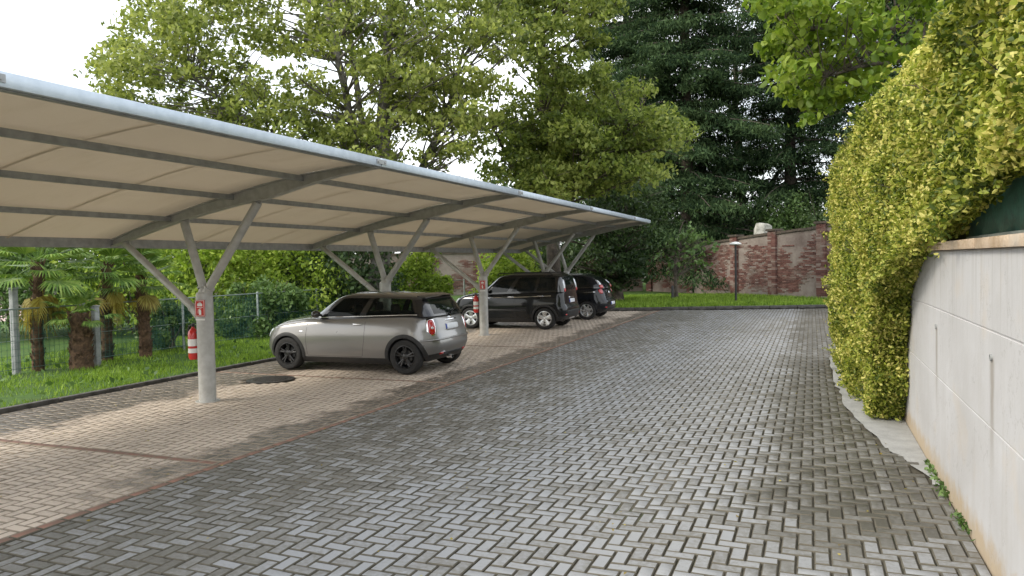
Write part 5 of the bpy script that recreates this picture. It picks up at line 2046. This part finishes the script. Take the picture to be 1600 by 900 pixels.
_, k = make_tree('deciduous_tree', 'large airy light green tree with several stems rising behind the carport', foot, trunksA, cs, rs, M['leaf_tree'],
                 leaf=.19, per=190, bark='bark_grey', squash=.5, sub=.50, lumps=6.0, twigs=2, limb_r=.045); NL += k

foot = Vector((*at(865, 460, 28).xy, .05))
trunksB = [([foot, at(862, 330, 28), at(850, 180, 28), at(840, 40, 28), at(830, -120, 28)], [.30, .22, .16, .11, .05]),
           ([at(862, 340, 28), at(930, 240, 27.4), at(1000, 190, 27)], [.16, .11, .05]),
           ([at(862, 330, 28), at(800, 260, 27.4), at(770, 200, 27)], [.14, .09, .04])]
specB = [(815, 105, 3, 30), (775, 70, 3, 25), (860, 180, 14, 45), (930, 200, 14, 45), (1000, 200, 10, 38), (1038, 215, 5, 22), (880, 260, 13, 42), (830, 225, 8, 35), (960, 250, 8, 35), (900, 110, 10, 45), (880, 40, 11, 50),
         (820, 10, 7, 45), (925, 0, 9, 40), (840, 290, 8, 30), (790, 175, 7, 35), (800, 255, 4, 25), (900, 300, 6, 30), (860, -60, 9, 60), (790, -60, 6, 50), (1000, 250, 5, 25), (985, 150, 5, 25)]
specB = [(a, b_, int(c_ * 1.8), d_) for (a, b_, c_, d_) in specB]
cs, rs = random_clumps(specB, 24.5, 30, (.6, 1.1))
_, k = make_tree('deciduous_tree', 'dense olive green tree with drooping lobes over the far end of the carport', foot, trunksB, cs, rs, M['leaf_olive'],
                 leaf=.20, per=190, bark='bark', squash=.55, sub=.50, lumps=6.5, twigs=1, limb_r=.045); NL += k

# dark laurel mass at the end of the carport
foot = Vector((*at(965, 460, 33).xy, .05))
trunksC = [([foot, at(965, 380, 33), at(960, 300, 33), at(955, 230, 33)], [.22, .17, .12, .04])]
specC = [(905, 330, 8, 35), (860, 350, 6, 30), (950, 330, 9, 35), (990, 300, 9, 38), (920, 370, 9, 35), (975, 390, 10, 35), (1000, 350, 8, 30), (900, 410, 7, 30), (950, 430, 8, 28), (930, 300, 6, 30), (985, 430, 6, 22), (1020, 320, 4, 22), (870, 340, 5, 30)]
cs, rs = random_clumps(specC, 30.5, 34, (.6, 1.1))
_, k = make_tree('evergreen_tree', 'dark glossy evergreen tree between the carport end and the brick wall', foot, trunksC, cs, rs, M['leaf_dark'],
                 leaf=.21, per=150, squash=.6, sub=.5, lumps=6.5, twigs=1, cat='tree', limb_r=.05); NL += k

# small pale leafy tree in front of the wall
foot = Vector((*at(1056, 462, 34).xy, .07))
trunksD = [([foot, at(1056, 410, 34), at(1066, 370, 34)], [.09, .07, .03])]
specD = [(1070, 365, 6, 14), (1090, 375, 6, 16), (1055, 385, 5, 14), (1085, 395, 7, 18), (1105, 380, 4, 10), (1065, 410, 6, 16), (1035, 400, 3, 10), (1085, 420, 3, 10)]
cs, rs = random_clumps(specD, 33, 35, (.32, .55))
_, k = make_tree('young_tree', 'small pale green broad-leaved tree growing before the old brick wall', foot, trunksD, cs, rs, M['leaf_mid'],
                 leaf=.26, per=75, squash=.8, sub=.45, lumps=14, twigs=3, limb_r=.03); NL += k


# ------------------------------------------------------------------ conifers with hanging tiers
def conifer(label, px0, Z, h, spread, m, tiers=17, per_tier=8, seed=1, low=1.5):
    random.seed(seed)
    p = at(px0, 460, Z); base = Vector((p.x, p.y, .05))
    root = empty('conifer', base); tag(root, label, 'conifer', 'tall dark conifers behind the brick wall')
    tr = MB().tube([(0, 0, -.1), (.05, 0, h * .3), (-.05, .05, h * .6), (0, 0, h)], [.42, .32, .2, .04], 12)
    tr.build('trunk', M['bark'], root, 60)
    bb = MB()
    pts = []
    for i in range(tiers):
        t = i / (tiers - 1)
        z = low + (h - low - .5) * t
        R_ = spread * (1 - t) ** .75 + .4
        for j in range(per_tier):
            a = 2 * math.pi * j / per_tier + i * 1.1 + random.uniform(-.35, .35)
            if random.random() < .04: continue
            rr = R_ * random.uniform(.45, 1.22)
            zz = z + random.uniform(-.75, .75)
            d = Vector((math.cos(a), math.sin(a), 0)); sd_ = Vector((-math.sin(a), math.cos(a), 0))
            path = [Vector((0, 0, zz)) + d * rr * q + Vector((0, 0, rr * (.12 * q - .42 * q * q + .12 * q ** 3))) for q in (0, .25, .5, .75, 1)]
            bb.tube(path, [.07, .055, .04, .025, .01], 5)
            ns = int(14 * rr)
            for k in range(ns):
                q = random.uniform(.18, 1.0)
                q0 = path[min(3, int(q * 4))].lerp(path[min(4, int(q * 4) + 1)], q * 4 - int(q * 4)) if q < 1 else path[4]
                wid = (.9 * (1 - q) + .28) * rr * .42
                off = random.uniform(-1, 1) * wid
                c = q0 + sd_ * off + d * -abs(off) * .35 + Vector((0, 0, -abs(off) * .28))
                n_ = 15
                dd = rng.normal(0, 1, (n_, 3)) * np.array([.24, .24, .07])
                dd[:, 2] -= rng.exponential(.13, n_)
                pts.append(np.array(c) + dd)
    bb.build('branches', M['bark'], root, 60, fix=False)['kind'] = 'stuff'
    P = np.concatenate(pts)
    leaves('crown', P, .30, m, root, aspect=.24, droop=.75)
    return len(P)


NL += conifer('tall dark conifer with hanging tiers rising just right of the olive tree', 1075, 43, 32, 6.6, M['leaf_conifer'], 32, 8, 3, 2.5)
NL += conifer('dark conifer with open lower branches left of the hedge top', 1235, 46, 30, 5.4, M['leaf_conifer'], 24, 6, 5, 6.0)
NL += conifer('dense dark conifer standing directly behind the yellow hedge', 1425, 42, 27, 5.6, M['leaf_conifer'], 23, 7, 8, 3.0)
NL += conifer('slender dark conifer in the gap between olive tree and tallest conifer', 985, 52, 34, 5.6, M['leaf_conifer'], 30, 7, 9, 3.5)

# bare-stemmed dark tree whose limbs show against the sky
foot = Vector((*at(1165, 440, 50).xy, .05))
trunksE = [([foot, at(1160, 330, 50), at(1150, 200, 50), at(1148, 60, 50)], [.4, .32, .25, .12]),
           ([at(1163, 360, 50), at(1215, 270, 49), at(1280, 215, 49)], [.2, .14, .06]),
           ([at(1163, 330, 50), at(1120, 250, 49), at(1100, 180, 49)], [.18, .12, .05])]
specE = [(1150, 120, 8, 50), (1210, 60, 8, 50), (1260, 120, 5, 40), (1150, 20, 8, 50), (1190, 345, 3, 25), (1290, 160, 3, 30), (1120, 330, 4, 25), (1300, 30, 6, 50), (1380, 60, 8, 60), (1450, 20, 8, 50)]
cs, rs = random_clumps(specE, 46, 53, (.9, 1.6))
random.seed(21)
_, k = make_tree('woodland_tree', 'dark open tree with bare limbs against the sky between two conifers', foot, trunksE, cs, rs, M['leaf_dark'],
                 leaf=.26, per=42, squash=.5, sub=.6, lumps=4, twigs=4, limb_r=.12); NL += k

# shrubs showing over the brick wall
for (px_, Z, rx, rz, n_, mm, lab) in [
        (1125, 46, 1.9, 4.0, 5200, 'leaf_sun', 'yellow-green shrub showing over the brick wall behind the lamp post'),
        (1160, 47, 2.0, 4.4, 4600, 'leaf_dark', 'dark green shrub over the brick wall left of the stone post'),
        (1228, 42, 2.2, 5.2, 6000, 'leaf_mid', 'fresh green bushy tree above the brick wall right of the stone post'),
        (1090, 50, 2.2, 4.2, 4600, 'leaf_dark', 'dark green shrub over the brick wall behind the small pale tree'),
        (1300, 40, 2.4, 5.2, 6600, 'leaf_dark', 'dark shrub over the brick wall beside the yellow hedge')]:
    p = at(px_, 460, Z)
    dome_bush('shrub', lab, (p.x, p.y, .05), rx, rz, int(n_ * 1.3), .20, M[mm], group='shrubs behind the brick wall')

# overhanging tree on the right: trunk stands behind hedge and wall
foot = Vector((4.6, 11.5, .0))
trunksF = [([foot, (4.4, 11.3, 2.2), (4.0, 11.0, 4.2), (3.6, 11.2, 6.5), (3.4, 11.4, 8.5)], [.24, .20, .17, .12, .05]),
           ([(4.0, 11.0, 4.2), at(1480, 30, 11.5), at(1390, 45, 11), at(1300, 50, 10.6), at(1225, 40, 10.3)], [.10, .07, .05, .035, .015]),
           ([(4.0, 11.0, 4.4), at(1440, 90, 11), at(1360, 100, 10.6), at(1290, 120, 10.3)], [.08, .05, .035, .012])]
specF = [(1222, 22, 7, 20), (1225, 72, 7, 20), (1255, 115, 6, 20), (1275, 150, 5, 15), (1290, 30, 9, 30), (1300, 85, 8, 25), (1340, 120, 6, 22), (1370, 30, 9, 35), (1400, 85, 5, 25), (1450, 30, 8, 35), (1245, -30, 7, 40), (1340, -40, 8, 50), (1440, -50, 8, 50), (1260, 168, 2, 8), (1330, 150, 2, 15), (1210, -10, 4, 20)]
cs, rs = random_clumps(specF, 9.6, 11.4, (.20, .34))
_, k = make_tree('overhanging_tree', 'bright green large-leaved branches hanging in from the top right above the hedge', foot, trunksF, cs, rs, M['leaf_bright'],
                 leaf=.125, per=230, squash=.7, sub=.42, lumps=75, twigs=2, limb_r=.018, droop=.7, aspect=.70, cat='tree', full=True); NL += k

# far woodland beyond the gardens
C = []
for _ in range(520):
    a = random.uniform(-.95, .62)                # angle from the view axis
    Z = random.uniform(62, 78)
    px_ = 800 + F * math.tan(a)
    p = at(px_, 420, Z)
    hmax = 9.5 if px_ < 1000 else 5.5
    c = np.array((p.x, p.y, random.uniform(.5, hmax)))
    C.append(c + unit(rng.normal(size=(150, 3))) * (rng.uniform(0, 1, 150) ** .5)[:, None] * random.uniform(1.6, 2.6))
C = np.concatenate(C)
C = C[C[:, 2] > .1]
fw = leaves('far_woodland', C, .55, M['leaf_dark'])
tag(fw, 'distant band of dark woodland behind the gardens', 'woodland', None, 'stuff')

# things glimpsed through the garden on the left
p = at(2, 500, 30)
q = empty('garden_pavilion', (p.x, p.y, 0), R(30)); tag(q, 'pale pink pitched pavilion roof glimpsed at the left edge behind the palms', 'pavilion')
hr = height_at(0, 476, 30)
MB().add([(-1.6, -1.2, hr - .62), (1.6, -1.2, hr - .62), (1.6, 1.2, hr - .62), (-1.6, 1.2, hr - .62), (0, 0, hr)], [(0, 1, 4), (1, 2, 4), (2, 3, 4), (3, 0, 4), (3, 2, 1, 0)]).build('roof', M['pink_roof'], q)
for sx_ in (-1.45, 1.45):
    for sy_ in (-1.05, 1.05):
        MB().box(sx_ - .04, sx_ + .04, sy_ - .04, sy_ + .04, -.05, hr - .62).build('post', M['white'], q)


def garden_table(label, px_, py_, Z, w, d_):
    p = at(px_, py_, Z)
    t = empty('garden_table', (p.x, p.y, 0), YAW); tag(t, label, 'table', 'white tables in the garden behind the fence')
    z = p.z
    MB().box(-w / 2, w / 2, -d_ / 2, d_ / 2, z - .04, z, .01).build('table_top', M['white'], t, 40)
    for sx_ in (-1, 1):
        for sy_ in (-1, 1):
            MB().box(sx_ * (w / 2 - .08) - .03, sx_ * (w / 2 - .08) + .03, sy_ * (d_ / 2 - .08) - .03, sy_ * (d_ / 2 - .08) + .03, -.05, z - .042).build('leg', M['white'], t)


def parasol(label, px_, py_, Z, r_):
    p = at(px_, py_, Z)
    t = empty('parasol', (p.x, p.y, 0)); tag(t, label, 'parasol')
    n = 8
    vs = [(0, 0, p.z + .32)] + [(r_ * math.cos(2 * math.pi * i / n), r_ * math.sin(2 * math.pi * i / n), p.z) for i in range(n)]
    vs += [(a * 1.0, b_ * 1.0, c_ - .10) for (a, b_, c_) in vs[1:]]
    fs = [(0, 1 + i, 1 + (i + 1) % n) for i in range(n)] + [(1 + i, 1 + n + i, 1 + n + (i + 1) % n, 1 + (i + 1) % n) for i in range(n)]
    MB().add(vs, fs).build('canopy', M['white'], t)
    MB().tube([(0, 0, -.05), (0, 0, p.z + .4)], .025, 8).build('pole', M['white'], t, 40)


parasol('flat white parasol seen between shrubs above the bonnet of the grey car', 398, 466, 23, 1.1)

# hut-shaped stand-in for a small red and white parked car behind the palms
p = at(106, 530, 34)
q = empty('car_stand_in', (p.x, p.y, 0), R(15)); tag(q, 'tiny red and white stand-in for a parked car glimpsed between the palm trunks', 'car stand-in')
hz = height_at(106, 520, 34)
MB().box(-.7, .7, -.6, .6, -.05, hz, .01).build('wall', M['white'], q)
MB().prism([(-.85, hz), (.85, hz), (0, hz + .35)], -.7, .7).build('roof', M['red'], q)
MB().box(-.2, .2, -.62, -.6, 0, min(1.0, hz * .8)).build('door', M['dark_metal'], q)

print('leaves', NL, 'bricks', n1, n2)
